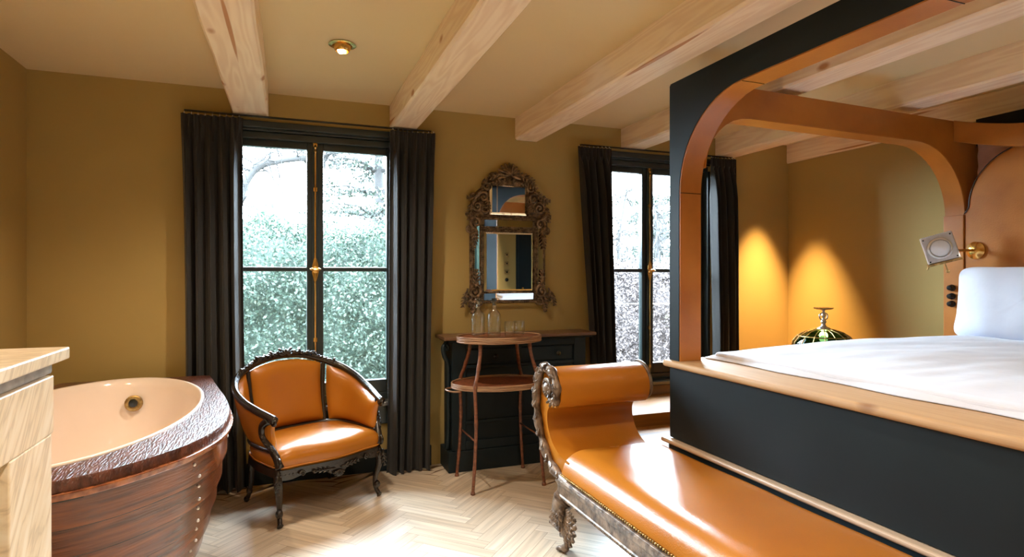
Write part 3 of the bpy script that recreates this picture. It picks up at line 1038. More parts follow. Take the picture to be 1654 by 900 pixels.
def duvet(u, v):
    x0, x1, y0, y1 = 2.15, 4.10, BY0 + 0.04, BY1 - 0.035
    x = x0 + (x1 - x0) * u
    y = y0 + (y1 - y0) * v
    ex = min(u * (x1 - x0), (1 - u) * (x1 - x0) + 0.4)
    ey = min(v, 1 - v) * (y1 - y0)
    e = min(ex / 0.9, 1)
    f = min(ey / 0.30, 1)
    z = 0.952 + 0.085 * (1 - (1 - e) ** 2) ** 0.5 * (0.15 + 0.85 * (1 - (1 - f) ** 2) ** 0.5)
    z += 0.013 * mnoise.noise(Vector((x * 1.6, y * 4.2, 0.3))) * min(1, ex * 5) * min(1, ey * 5)
    z += 0.006 * mnoise.noise(Vector((x * 5 + y * 5, y * 9, 4.3))) * min(1, ex * 5) * min(1, ey * 5)
    # edge irregularities of the quilt lying on the ledge
    y += 0.012 * math.sin(x * 9) * (1 - f)
    x += 0.010 * math.sin(y * 11) * (1 - min(1, ex * 6))
    return (x, y, z)


def duv_th(u, v):
    return (0, 0, -0.004)


o = MB().slab(duvet, 110, 90, duv_th).build('duvet', M['linen'], smooth=True, autosmooth=70)
for v_ in o.data.vertices:
    v_.co.z += 0.0
tag(o, 'white duvet spread over the four-poster bed', 'duvet')


def pillow(cx_, cy_, cz_, w, h, th, lean, label):
    root = MB()
    def fn(u, v):
        a = 2 * PI * u
        phi = PI * (v - 0.5)
        sy = abs(math.cos(a)) ** 0.5 * (1 if math.cos(a) > 0 else -1)
        sz = abs(math.sin(a)) ** 0.5 * (1 if math.sin(a) > 0 else -1)
        cr = abs(math.cos(phi)) ** 0.75
        sx = math.sin(phi) 
        sq = 1 + 0.10 * (abs(math.sin(2 * a)) ** 2) - 0.03
        Y = (abs(math.cos(a)) ** 0.42 * (1 if math.cos(a) > 0 else -1)) * cr ** 1.0 * w / 2 * sq
        Z = (abs(math.sin(a)) ** 0.42 * (1 if math.sin(a) > 0 else -1)) * cr ** 1.0 * h / 2 * sq
        nn = 1 + 0.25 * mnoise.noise(Vector((Y * 6, Z * 6, 2 + sx)))
        rim_ = max(abs(Y) / (w / 2), abs(Z) / (h / 2))
        X = (1 if sx > 0 else -1) * abs(sx) ** 0.85 * th / 2 * nn
        return (X, Y, Z)
    root.grid(fn, 72, 32, cu=True)
    o = root.build('pillow', M['linen'], smooth=True)
    o.location = (cx_, cy_, cz_)
    o.rotation_euler = (0, lean, 0)
    tag(o, label, 'pillow', 'white pillows against the headboard')


pillow(3.965, 2.135, 1.232, 0.76, 0.45, 0.17, 0.15, 'white pillow leaning on the headboard below the reading light')
pillow(3.965, 1.30, 1.232, 0.76, 0.45, 0.17, 0.15, 'white pillow on the far half of the bed, away from the windows')

# reading light -----------------------------------------------------------
t = thing('reading_light', 'square silver reading light on a brass arm fixed to the leather headboard', 'wall light', (4.115, 2.50, 1.56))
MB().lathe([(0.055, 0.0), (0.056, 0.010), (0.040, 0.020), (0.030, 0.028), (0.012, 0.03)], 28, (0.012, 0, 0), axis=(-1, 0, 0)).build('wall_rose', M['brass'], t, smooth=True, autosmooth=40)
MB().tube(catmull([(0, 0, 0), (-0.05, 0.0, 0.0), (-0.11, 0.03, 0.0), (-0.155, 0.06, 0.01)], 5), 0.009, 10).build('arm', M['brass'], t, smooth=True)
hd = MB().box(-0.072, 0.072, 0, 0.035, -0.072, 0.072)
ho = hd.build('lamp_head', M['headgrey'], t, bevel=0.006)
ho.location = (-0.20, 0.085, 0.015)
ho.scale = (1.22, 1.22, 1.22)
fdir = Vector((-0.75, -0.62, -0.12)).normalized()      # facing the camera side of the bed
ho.rotation_mode = 'QUATERNION'
ho.rotation_quaternion = Vector((0, -1, 0)).rotation_difference(fdir) @ Matrix.Rotation(math.radians(-20), 4, 'Y').to_quaternion()
MB().lathe([(0.056, 0.0), (0.056, 0.006), (0.049, 0.008), (0.048, 0.001)], 32, (0, 0, 0), axis=(0, -1, 0)).build('bezel', M['silver'], ho, smooth=True, autosmooth=40)
MB().lathe([(0.047, 0.0), (0.040, 0.005), (0.02, 0.008), (0.001, 0.009)], 32, (0, 0, 0), axis=(0, -1, 0)).build('lens', M['lens'], ho, smooth=True)
for a in (-1, 1):
    for b_ in (-1, 1):
        sc_ = MB()
        sc_.lathe([(0.004, 0), (0.004, 0.003), (0.001, 0.004)], 8, (a * 0.060, 0, b_ * 0.060), axis=(0, -1, 0))
        sc_.build('screw', M['blackcap'], ho)
k_ = MB().box(-0.078, 0.078, -0.006, 0.037, -0.084, -0.0725)
k_.tube([(-0.074, 0.02, -0.085), (-0.085, 0.02, -0.10)], 0.004, 6)
k_.tube([(0.0, 0.02, -0.085), (0.0, 0.02, -0.125)], 0.004, 6)
k_.ball((0, 0.02, -0.13), 0.010)
k_.build('bracket', M['agedbrass'], ho, bevel=0.002)
lamp('reading_glow', 'SPOT', (4.0, 2.47, 1.53), 1.2 * LAMP, (1, 0.9, 0.8), (0.5, 0.9, 0), spot_size=1.4, spot_blend=0.8, shadow_soft_size=0.04)

# ================================================================== NIGHTSTAND AND GLASS LAMP
t = thing('nightstand', 'small round wooden nightstand behind the bed carrying the glass lamp', 'nightstand', (3.86, 3.42, 0.301))
MB().lathe([(0.21, 0.37), (0.215, 0.38), (0.21, 0.39), (0.001, 0.391)], 32, (0, 0, 0)).build('top', M['walnut'], t, smooth=True, autosmooth=40)
MB().lathe([(0.03, 0.02), (0.04, 0.08), (0.02, 0.15), (0.035, 0.25), (0.02, 0.36), (0.06, 0.369)], 16).build('pedestal', M['walnut'], t, smooth=True)
MB().lathe([(0.15, 0.0), (0.15, 0.015), (0.05, 0.03), (0.03, 0.0305)], 24).build('foot', M['walnut'], t, smooth=True, autosmooth=40)
t = thing('table_lamp', 'domed stained glass table lamp with tall brass finial disc behind the bed', 'table lamp', (3.86, 3.42, 0.6925))
MB().lathe([(0.08, 0), (0.08, 0.01), (0.03, 0.025), (0.015, 0.06), (0.018, 0.12), (0.010, 0.20)], 24).build('base', M['agedbrass'], t, smooth=True, autosmooth=40)
dome = [(0.225, 0.155), (0.215, 0.195), (0.18, 0.24), (0.13, 0.272), (0.08, 0.288), (0.045, 0.295)]
cols = [srgb(60, 120, 90), srgb(150, 130, 40), srgb(90, 60, 30)]
dm = MB().lathe(dome, 32, caps=False)
dm.v += []
dmo = dm.build('glass_shade', drink_glass('stained_glass', srgb(70, 125, 95), 1.3), t, smooth=True)
so = dmo.modifiers.new('s', 'SOLIDIFY'); so.thickness = 0.003
ld = MB()
for k in range(16):
    a = 2 * PI * k / 16
    ld.tube([(r * math.cos(a), r * math.sin(a), z + 0.002) for r, z in dome], 0.0035, 6)
for r, z in (dome[0], dome[2], dome[-1]):
    ld.tube([(r * math.cos(2 * PI * k / 32), r * math.sin(2 * PI * k / 32), z) for k in range(32)], 0.005, 6, closed=True)
ld.build('leading', M['agedbrass'], t, smooth=True)
fi = MB().lathe([(0.050, 0.294), (0.046, 0.305), (0.020, 0.318), (0.013, 0.335), (0.022, 0.352), (0.012, 0.368), (0.010, 0.385), (0.019, 0.40), (0.012, 0.413), (0.009, 0.43), (0.014, 0.442)], 20)
fi.build('stem', M['silver'], t, smooth=True, autosmooth=50)
for k in (0, 1):
    s_ = 1 if k else -1
    MB().tube(catmull([(0.0, 0, 0.36), (s_ * 0.035, 0, 0.375), (s_ * 0.04, 0, 0.405), (s_ * 0.012, 0, 0.42)], 5), 0.005, 6).build('scroll_arm', M['silver'], t, smooth=True)
MB().lathe([(0.014, 0.441), (0.05, 0.446), (0.068, 0.452), (0.070, 0.460), (0.02, 0.464), (0.001, 0.464)], 28).build('finial_disc', M['agedbrass'], t, smooth=True, autosmooth=40)
MB().ball((0, 0, 0.22), 0.03).build('bulb', M['dimbulb'], t, smooth=True)
lamp('glass_lamp_light', 'POINT', (3.86, 3.42, 0.69 + 0.25), 4 * LAMP, (1.0, 0.55, 0.2), shadow_soft_size=0.03)

# ================================================================== ornament helpers


def spiral(c, r0, turns, a0, ea, eb, n=26, shrink=0.12, sign=1):
    c, ea, eb = Vector(c), Vector(ea), Vector(eb)
    P = []
    for k in range(n):
        t_ = k / (n - 1)
        r = r0 * (1 - t_ * (1 - shrink))
        a = a0 + sign * 2 * PI * turns * t_
        P.append(c + ea * r * math.cos(a) + eb * r * math.sin(a))
    return P


def scroll(mb, c, r0, turns, a0, ea, eb, th, sign=1, n=22, flat=1.0):
    P = spiral(c, r0, turns, a0, ea, eb, n, 0.12, sign)
    mb.tube(P, [th * (1 - 0.55 * k / (n - 1)) for k in range(n)], 7, flat)
    mb.ball(P[-1], th * 0.95, 8, 6)


def leaf(mb, base, direction, side, length, width, th, curl=0.25, nrm=None, lobes=4):
    """a lobed acanthus leaf: a curled blade with ribs"""
    base, d, s_ = Vector(base), Vector(direction).normalized(), Vector(side).normalized()
    n_ = Vector(nrm).normalized() if nrm else d.cross(s_).normalized()
    pts = []
    for k in range(6):
        t_ = k / 5
        pts.append(base + d * length * t_ + n_ * (curl * length * math.sin(t_ * PI * 0.8)))
    mb.tube(pts, [th * 0.9, th, th * 0.9, th * 0.75, th * 0.55, th * 0.3], 6)
    for k in range(1, lobes + 1):
        t_ = k / (lobes + 1)
        p = base + d * length * t_ + n_ * (curl * length * math.sin(t_ * PI * 0.8))
        w = width * math.sin(PI * (0.25 + 0.7 * t_))
        for sg in (-1, 1):
            q = p + s_ * sg * w * 0.6 + d * length * 0.10 + n_ * th * 0.5
            e = p + s_ * sg * w + d * length * 0.16
            mb.tube([p, q, e], [th * 0.8, th * 0.75, th * 0.3], 6)


def shell(mb, c, r, a0, a1, n, ea, eb, nrm, th):
    c, ea, eb, nrm = Vector(c), Vector(ea), Vector(eb), Vector(nrm)
    for k in range(n):
        a = a0 + (a1 - a0) * k / (n - 1)
        d = ea * math.cos(a) + eb * math.sin(a)
        mb.tube([c + nrm * th, c + d * r * 0.5 + nrm * th * 2.2, c + d * r * 0.9 + nrm * th * 1.6, c + d * r], [th * 0.6, th * 1.1, th * 1.35, th * 0.7], 7)
        mb.ball(c + d * r * 0.97 + nrm * th * 0.6, th * 1.15, 7, 5)


# ================================================================== RECAMIER BENCH
def build_bench():
    x0, x1 = 1.30, 1.897
    xc = (x0 + x1) / 2
    yA, yB = 2.74, 0.62
    yc = (yA + yB) / 2
    root = thing('daybed_bench', 'tan leather bench with carved frame and rolled arm at the foot of the bed', 'bench', (xc, yc, 0))
    L_ = lambda x, y, z: (x - xc, y - yc, z)
    # seat cushion
    def seat(u, v):
        x = x0 + 0.012 + (x1 - x0 - 0.024) * u
        y = yB + (yA - yB) * v
        e = u * (x1 - x0) if u < 0.5 else (1 - u) * (x1 - x0)
        s_ = min(1, e / (0.14 if u < 0.5 else 0.06))
        z = (0.390 if u < 0.5 else 0.493) + (0.108 if u < 0.5 else 0.005) * (1 - (1 - s_) ** 2) ** 0.5
        z += 0.004 * mnoise.noise(Vector((x * 3, y * 3, 0)))
        return L_(x, y, z)
    mb = MB()
    nu, nv = 42, 60
    mb.grid(seat, nu, nv)
    bot = lambda u, v: L_(x0 + 0.012 + (x1 - x0 - 0.024) * u, yB + (yA - yB) * v, 0.365)
    mb.grid(bot, nu, nv, flip=True)
    edge = [(i / (nu - 1), 0) for i in range(nu)] + [(1, j / (nv - 1)) for j in range(1, nv)] + [(i / (nu - 1), 1) for i in range(nu - 2, -1, -1)] + [(0, j / (nv - 1)) for j in range(nv - 2, 0, -1)]
    n = len(edge)
    mb.add([seat(*e) for e in edge] + [bot(*e) for e in edge], [(i, i + n, (i + 1) % n + n, (i + 1) % n) for i in range(n)])
    so = mb.build('seat', M['leather'], root, smooth=True, autosmooth=60)
    # nailhead trims
    for xx in (x0 + 0.006, x1 - 0.006):
        nl = MB()
        y = yB
        while y < yA:
            nl.ball(L_(xx, y, 0.384), 0.0066, 6, 4)
            y += 0.0165
        nl.build('nailhead_trim', M['agedbrass'], so, smooth=True)
    # rails
    for s_, xx in ((-1, x0), (1, x1)):
        r_ = MB()
        def rp(z, d):
            return (xx - s_ * (-d) , z)
        prof = [(0.0, 0.275), (0.010, 0.275), (0.010, 0.288), (0.004, 0.292), (0.004, 0.335), (0.010, 0.342), (0.012, 0.362), (0.006, 0.375), (0.0, 0.377), (-0.045, 0.377), (-0.045, 0.275)]
        poly = [(xx + s_ * a, z) for a, z in prof]
        r_.prism(poly, lambda a, b_, d: L_(a, d, b_), yB - 0.02, yA + 0.02)
        r_.build('seat_rail', M['carved'], root, bevel=0.002)
        bd = MB()
        y = yB
        while y < yA:
            bd.ball(L_(xx + s_ * 0.011, y, 0.282), 0.005, 6, 4)
            y += 0.012
        bd.build('beading', M['carved'], root, smooth=True)
    # cross rails
    for yy in (yA - 0.02, yB - 0.02):
        MB().box(x0 + 0.046 - xc, x1 - 0.046 - xc, yy - yc, yy + 0.04 - yc, 0.28, 0.364).build('cross_rail', M['carved'], root)

    # scroll arm
    raw = [(2.70, .372), (2.84, .395), (2.96, .47), (3.045, .60), (3.06, .74), (3.02, .85), (2.94, .905), (2.855, .895), (2.795, .84), (2.785, .765), (2.82, .71), (2.88, .695), (2.935, .685),
           (2.962, .64), (2.945, .565), (2.885, .50), (2.79, .462), (2.70, .452)]
    poly = [(p.x, p.y) for p in catmull([(a, b_, 0) for a, b_ in raw], 4)]
    axis_pts = [(2.66, .36), (2.80, .375), (2.93, .44), (3.03, .57), (3.065, .72), (3.03, .845), (2.94, .905), (2.85, .885), (2.80, .80), (2.825, .735), (2.875, .745), (2.88, .79)]
    for end in (0, 1):
        my = (lambda y: y) if end == 0 else (lambda y: yA + yB - y)
        up = MB()
        npz = len(poly)
        xs_ = [x0 + 0.03, x0 + 0.036, x0 + 0.06, xc, x1 - 0.06, x1 - 0.036, x1 - 0.03]
        shr = [0.86, 0.97, 1, 1, 1, 0.97, 0.86]
        cyv = sum(p[0] for p in poly) / npz; czv = sum(p[1] for p in poly) / npz
        for xx, s_ in zip(xs_, shr):
            for i, (a, b_) in enumerate(poly):
                # shrink towards the local thickness by small amount
                up.v.append(L_(xx, my(a), b_))
        for j in range(len(xs_) - 1):
            for i in range(npz):
                up.f.append((j * npz + i, j * npz + (i + 1) % npz, (j + 1) * npz + (i + 1) % npz, (j + 1) * npz + i))
        up.f.append(tuple(range(npz)))
        up.f.append(tuple((len(xs_) - 1) * npz + i for i in range(npz)))
        uo = up.build('arm_upholstery', M['leather'], root, smooth=True, autosmooth=45)
        for s_, xx in ((-1, x0 + 0.012), (1, x1 - 0.012)):
            fr = MB()
            P = catmull([L_(xx, my(a), b_) for a, b_ in axis_pts], 6)
            m_ = len(P)
            if s_ > 0:
                fr.tube(P, 0.012, 8, up=(1, 0, 0))
                fr.build('arm_scroll', M['carved'], root, smooth=True)
                continue
            fr.tube(P, [0.024 + 0.006 * math.sin(k * 1.1) * (1 if k > 4 else 0) if k < m_ * 0.8 else 0.020 for k in range(m_)], 10, flat=0.9, up=(1, 0, 0))
            # carved leaves running up the scroll
            for k in range(4, m_ - 8, 3):
                d = (P[k + 1] - P[k]).normalized()
                side = d.cross(Vector((1, 0, 0)))
                for sg in (-1, 1):
                    a = P[k] + Vector((s_ * 0.014, 0, 0))
                    fr.tube([a, a + side * sg * 0.016 + d * 0.012 + Vector((s_ * 0.006, 0, 0)), a + side * sg * 0.024 + d * 0.028], [0.008, 0.0075, 0.003], 6)
                fr.ball(P[k] + Vector((s_ * 0.021, 0, 0)), 0.0075, 7, 5)
            cR = Vector(L_(xx, my(2.90), 0.80))
            fr.lathe([(0.052, 0), (0.054, 0.008), (0.040, 0.014), (0.030, 0.010), (0.018, 0.020), (0.001, 0.023)], 18, cR + Vector((s_ * 0.006, 0, 0)), axis=(s_, 0, 0))
            for k in range(10):
                a = 2 * PI * k / 10
                fr.ball(cR + Vector((s_ * 0.016, 0.036 * math.cos(a), 0.036 * math.sin(a))), 0.009, 6, 5)
            fr.build('arm_scroll', M['carved'], root, smooth=True, autosmooth=50)
            nt_ = MB()
            for k in range(6, len(P) - 14):
                q = P[k] + Vector((-s_ * 0.020, 0, 0))
                nt_.ball(q, 0.0048, 6, 4)
            nt_.build('nailhead_trim', M['agedbrass'], uo, smooth=True)
    # legs
    for sx, xx in ((-1, x0 + 0.012), (1, x1 - 0.06)):
        for sy, yy in ((1, yA - 0.035), (-1, yB + 0.035)):
            lg = MB()
            B = lambda dx, dy, z: Vector(L_(xx + sx * dx, yy + sy * dy, z))
            # square block with panel on the rail
            x_a, x_b = sorted((xx - sx * 0.03, xx + sx * 0.008)); y_a, y_b = sorted((yy - sy * 0.085, yy + sy * 0.05))
            lg.box(x_a - xc, x_b - xc, y_a - yc, y_b - yc, 0.268, 0.372)
            # knee and shank, S-curve to the paw
            P = catmull([B(0, 0.0, 0.275), B(0.012, 0.022, 0.22), B(0.014, 0.022, 0.16), B(0.0, -0.012, 0.10), B(-0.004, -0.022, 0.055), B(0.002, 0.0, 0.022)], 5)
            nR = len(P)
            R = [0.060 - 0.042 * min(1, k / (nR * 0.62)) for k in range(nR)]
            R[-3:] = [0.020, 0.022, 0.020]
            lg.tube(P, R, 12)
            # paw
            for k in (-1, 0, 1):
                lg.tube([B(0.0, 0.0, 0.022), B(0.018 * k, 0.026, 0.018), B(0.022 * k, 0.042, 0.010)], [0.016, 0.013, 0.0095], 7)
            # hock tuft
            lg.tube([B(-0.002, -0.02, 0.085), B(0, 0.018, 0.085), B(0, 0.045, 0.072), B(0, 0.052, 0.088)], [0.014, 0.012, 0.009, 0.005], 7)
            # acanthus knee and wing spreading along the rail
            for k in range(5):
                leaf(lg, B(0.022, 0.035 - 0.018 * k, 0.262), Vector((sx * 0.1, sy * (0.06 - 0.03 * k), -1)), (0, 1, 0), 0.13, 0.022, 0.011, curl=0.16, nrm=(sx, 0, 0), lobes=4)
            for k in range(6):
                a = math.radians(-75 + k * 14)
                d = Vector((0, -sy * math.cos(a), math.sin(a)))
                leaf(lg, B(0.012, -0.03, 0.235), d, d.cross(Vector((1, 0, 0))), 0.19 - 0.012 * k, 0.020, 0.0105, curl=0.06, nrm=(sx, 0, 0), lobes=5)
            scroll(lg, B(0.02, 0.028, 0.235), 0.026, 1.3, 0, (0, 1, 0), (0, 0, 1), 0.009)
            lg.build('leg', M['carved'], root, smooth=True, autosmooth=50)
            MB().box(x_a - xc - (0.004 if sx < 0 else 0), x_b - xc + (0.004 if sx > 0 else 0), y_a + 0.015 - yc, y_b - 0.015 - yc, 0.288, 0.352).build('block_panel', M['carved'], root, bevel=0.004)


build_bench()


# ================================================================== ARMCHAIR
def build_chair():
    root = thing('armchair', 'small tan leather armchair with carved black frame in front of the left window', 'armchair', (0.248, 3.69, 0), math.radians(27))
    # rail (top line of back and arms), local coordinates: x right, y back
    rail_h = [(0, .575, .872), (.10, .572, .866), (.20, .556, .842), (.29, .52, .806), (.365, .455, .765), (.405, .36, .715), (.405, .24, .668), (.385, .12, .635), (.362, .03, .612), (.352, -.02, .60)]
    low_h = [(0, .485, .40), (.10, .482, .40), (.19, .47, .40), (.26, .44, .40), (.31, .385, .40), (.335, .30, .40), (.34, .20, .40), (.338, .11, .40), (.335, .04, .40), (.332, .0, .40)]
    rail = [Vector((-x, y, z)) for x, y, z in rail_h[::-1]] + [Vector(p) for p in rail_h[1:]]
    low = [Vector((-x, y, z)) for x, y, z in low_h[::-1]] + [Vector(p) for p in low_h[1:]]
    RP, LP = catmull(rail, 6), catmull(low, 6)
    # legs and arm supports
    for sx in (-1, 1):
        fl = MB()
        P = catmull([(sx * .315, .015, .335), (sx * .332, -.012, .27), (sx * .330, -.018, .21), (sx * .318, .002, .13), (sx * .315, .004, .07), (sx * .325, -.020, .022), (sx * .327, -.03, .012)], 5)
        n = len(P)
        R = [0.030 - 0.0165 * min(1, (k / (n * 0.6))) for k in range(n)]
        R[-5:] = [0.015, 0.017, 0.019, 0.017, 0.011]
        fl.tube(P, R, 10)
        fl.ball((sx * .322, -.006, .075), 0.021, 9, 7, sz=1.3)
        leaf(fl, (sx * .345, -.035, .30), (0, 0, -1), (1, 0, 0), 0.11, 0.018, 0.008, 0.12, nrm=(sx * .6, -1, 0))
        fl.build('leg', M['chairwood'], root, smooth=True)
        bl = MB()
        P = catmull([(sx * .27, .43, .33), (sx * .275, .44, .25), (sx * .27, .455, .15), (sx * .275, .475, .06), (sx * .285, .495, .012)], 5)
        n = len(P)
        bl.tube(P, [0.026 - 0.013 * min(1, k / (n * 0.6)) for k in range(n)], 10)
        bl.ball((sx * .283, .492, .024), 0.018, 8, 6)
        bl.ball((sx * .274, .474, .075), 0.018, 9, 7, sz=1.4)
        bl.build('leg', M['chairwood'], root, smooth=True)
        su = MB()
        P = catmull([(sx * .322, -.015, .335), (sx * .335, -.005, .385), (sx * .352, .035, .44), (sx * .372, .085, .50), (sx * .374, .08, .56), (sx * .362, .03, .598)], 6)
        su.tube(P, [0.027 - 0.008 * math.sin(PI * k / (len(P) - 1)) for k in range(len(P))], 10)
        scroll(su, (sx * .353, -.008, .592), 0.026, 1.4, PI / 2, (0, -1, 0), (0, 0, 1), 0.013)
        scroll(su, (sx * .335, -.02, .365), 0.03, 1.3, -PI / 2, (0, -1, 0), (0, 0, 1), 0.011)
        leaf(su, (sx * .352, .0, .43), (sx * .3, .55, .75), (1, 0, 0), 0.12, 0.014, 0.008, 0.1)
        leaf(su, (sx * .372, .03, .615), (sx * .1, 1, .12), (1, 0, 0), 0.13, 0.014, 0.008, 0.05)
        su.build('arm_support', M['chairwood'], root, smooth=True)
    # top rail with carved crest
    tr = MB()
    tr.tube(RP, 0.021, 10)
    tr.tube([p + Vector((0, 0, 0.014)) for p in RP], 0.011, 8)
    for k in range(3, len(RP) - 3, 5):
        if abs(RP[k].x) > 0.24:
            continue
        tr.ball(RP[k] + Vector((0, -0.008, 0.018)), 0.014 + 0.004 * math.sin(k), 7, 5)
    for sg in (-1, 1):
        for c, r in (((sg * .045, .563, .893), .024), ((sg * .105, .56, .884), .019), ((sg * .205, .545, .862), .020), ((sg * .325, .49, .805), .020)):
            scroll(tr, c, r, 1.3, PI / 2 if sg > 0 else PI / 2, (sg, 0, 0), (0, 0, 1), 0.009)
        leaf(tr, (sg * .03, .56, .885), (sg, -.1, -.06), (0, 0, 1), 0.17, 0.016, 0.007, 0.05, nrm=(0, -1, 0.3))
        leaf(tr, (sg * .19, .55, .86), (sg * .85, -.3, -.35), (0, 0, 1), 0.14, 0.015, 0.007, 0.05, nrm=(0, -1, 0.3))
    shell(tr, (0, .556, .868), .045, math.radians(20), math.radians(160), 7, (1, 0, 0), (0, 0, 1), (0, -1, 0), .006)
    tr.build('top_rail', M['chairwood'], root, smooth=True)
    # lower back rail and struts
    lr = MB()
    lr.tube([p + Vector((0, 0.0, 0.015)) for p in LP[4:-4]], 0.017, 8)
    lr.build('back_rail', M['chairwood'], root, smooth=True)
    n = len(RP)
    for sg in (-1, 1):
        k = min(range(n), key=lambda i: abs(RP[i].x - sg * .255) + (0 if RP[i].y > .4 else 9))
        kl = min(range(len(LP)), key=lambda i: abs(LP[i].x - sg * .225) + (0 if LP[i].y > .35 else 9))
        mid = (RP[k] + LP[kl]) / 2 + Vector((0, 0.02, 0))
        MB().tube(catmull([LP[kl], mid, RP[k]], 6), 0.015, 8).build('back_strut', M['chairwood'], root, smooth=True)
    # upholstered panels between low line and rail
    def panel(t0, t1, name, puff=0.045, inset=0.03):
        mb = MB()
        def pt(u, v, side):
            t_ = t0 + (t1 - t0) * u
            a, b_ = lerp_path(LP, t_), lerp_path(RP, t_)
            a = a + Vector((0, 0, 0.012))
            v2 = 0.04 + 0.90 * v
            p = a.lerp(b_, v2) + Vector((0, 0.02 * math.sin(PI * v), 0))
            # outward normal in plan
            q = lerp_path(LP, min(1, t_ + 0.01)) - lerp_path(LP, max(0, t_ - 0.01))
            nr = Vector((q.y, -q.x, 0)).normalized()      # towards the seat
            if nr.dot(Vector((0, 0.15, 0)) - Vector((p.x, p.y, 0))) < 0:
                nr = -nr
            eu, ev = min(u, 1 - u), min(v, 1 - v)
            h = (1 - (1 - min(1, eu / 0.22)) ** 2) ** 0.5 * (1 - (1 - min(1, ev / 0.25)) ** 2) ** 0.5
            return p + nr * ((puff * h + 0.004) if side else -(puff * 0.35 * h + 0.004))
        nu, nv = 26, 20
        mb.grid(lambda u, v: pt(u, v, 1), nu, nv)
        mb.grid(lambda u, v: pt(u, v, 0), nu, nv, flip=True)
        edge = [(i / (nu - 1), 0) for i in range(nu)] + [(1, j / (nv - 1)) for j in range(1, nv)] + [(i / (nu - 1), 1) for i in range(nu - 2, -1, -1)] + [(0, j / (nv - 1)) for j in range(nv - 2, 0, -1)]
        m_ = len(edge)
        mb.add([pt(*e, 1) for e in edge] + [pt(*e, 0) for e in edge], [(i, i + m_, (i + 1) % m_ + m_, (i + 1) % m_) for i in range(m_)])
        o = mb.build(name, M['leather'], root, smooth=True, autosmooth=60)
    kk = [min(range(n), key=lambda i: abs(RP[i].x - sg * .255) + (0 if RP[i].y > .4 else 9)) / (n - 1) for sg in (-1, 1)]
    panel(kk[0] + 0.012, kk[1] - 0.012, 'back_cushion', 0.05)
    panel(0.035, kk[0] - 0.012, 'side_cushion', 0.04)
    panel(kk[1] + 0.012, 0.965, 'side_cushion', 0.04)
    # seat: outline serpentine
    so = catmull([(-.325, -.02, 0), (-.20, -.045, 0), (0, -.075, 0), (.20, -.045, 0), (.325, -.02, 0), (.345, .12, 0), (.335, .28, 0), (.27, .42, 0), (0, .475, 0), (-.27, .42, 0), (-.335, .28, 0), (-.345, .12, 0)], 6, closed=True)
    m_ = len(so)
    c = Vector((0, .2, 0))
    st = MB()
    prof = [(0.985, .315), (1.0, .335), (1.012, .37), (0.995, .395), (0.94, .415), (0.80, .432), (0.55, .446), (0.25, .452), (0.03, .453)]
    for s_, z in prof:
        for p in so:
            q = c + (p - c) * s_
            zz = z - (0.012 * (1 - (q.x / .33) ** 2) if q.y < 0 and z < .35 else 0) * 0
            st.v.append((q.x, q.y, zz + 0.004 * mnoise.noise(Vector((q.x * 9, q.y * 9, z)))))
    for j in range(len(prof) - 1):
        st.f += [(j * m_ + i, j * m_ + (i + 1) % m_, (j + 1) * m_ + (i + 1) % m_, (j + 1) * m_ + i) for i in range(m_)]
    st.f.append(tuple(range(m_))); st.f.append(tuple((len(prof) - 1) * m_ + i for i in range(m_)))
    seat_o = st.build('seat', M['leather'], root, smooth=True)
    wl = MB()
    wl.tube([c + (p - c) * 1.012 + Vector((0, 0, .335)) for p in so], 0.0045, 6, closed=True)
    wl.build('piping', M['leather'], seat_o, smooth=True)
    # seat rail: apron with serpentine lower edge
    ap = MB()
    for s_, f_ in ((1.02, 0), (1.02, 1), (0.93, 1), (0.93, 0)):
        for i, p in enumerate(so):
            q = c + (p - c) * s_
            zlo = .275 - .028 * math.exp(-(q.x / .07) ** 2) - 0.012 * math.cos(q.x * 22) if q.y < .0 else .278
            ap.v.append((q.x, q.y, .322 if f_ else zlo))
    ap.f += [(j * m_ + i, j * m_ + (i + 1) % m_, ((j + 1) % 4) * m_ + (i + 1) % m_, ((j + 1) % 4) * m_ + i) for j in range(4) for i in range(m_)]
    for sg in (-1, 1):
        leaf(ap, (sg * .02, -.085, .275), (sg, .12, .08), (0, 0, 1), 0.14, 0.014, 0.007, 0.04, nrm=(0, -1, 0))
        scroll(ap, (sg * .21, -.058, .285), .018, 1.2, 0, (sg, 0, 0), (0, 0, 1), .007)
        leaf(ap, (sg * .33, -.03, .29), (-sg, -.1, .0), (0, 0, 1), 0.10, 0.012, 0.006, 0.04, nrm=(0, -1, 0))
    shell(ap, (0, -.085, .262), .035, math.radians(200), math.radians(340), 7, (1, 0, 0), (0, 0, 1), (0, -1, 0), .0055)
    ap.build('seat_rail', M['chairwood'], root, smooth=True, autosmooth=50)


build_chair()

# ================================================================== RADIATOR CABINET
t = thing('radiator_cabinet', 'dark painted cabinet with brown wooden top below the ornate mirror', 'cabinet', (1.63, 4.18, 0))
def cb(n, x0, x1, y0, y1, z0, z1, m, bev=0.003, par=None):
    return MB().box(x0 - 1.63, x1 - 1.63, y0 - 4.18, y1 - 4.18, z0, z1).build(n, m, par or t, bevel=bev)
cb('body', 1.10, 2.16, 4.10, YW - 0.001, 0.15, 0.925, M['black'])
cb('plinth', 1.07, 2.19, 4.075, YW - 0.001, 0.001, 0.149, M['black'], 0.004)
cb('top', 1.03, 2.235, 4.045, YW - 0.001, 0.94, 0.966, M['walnut'], 0.008)
cb('cornice', 1.06, 2.21, 4.065, YW - 0.001, 0.9255, 0.9395, M['black'], 0.006)
for (x0_, x1_) in ((1.10, 1.20), (2.06, 2.16)):
    cb('stile', x0_, x1_, 4.085, 4.0995, 0.15, 0.925, M['black'])
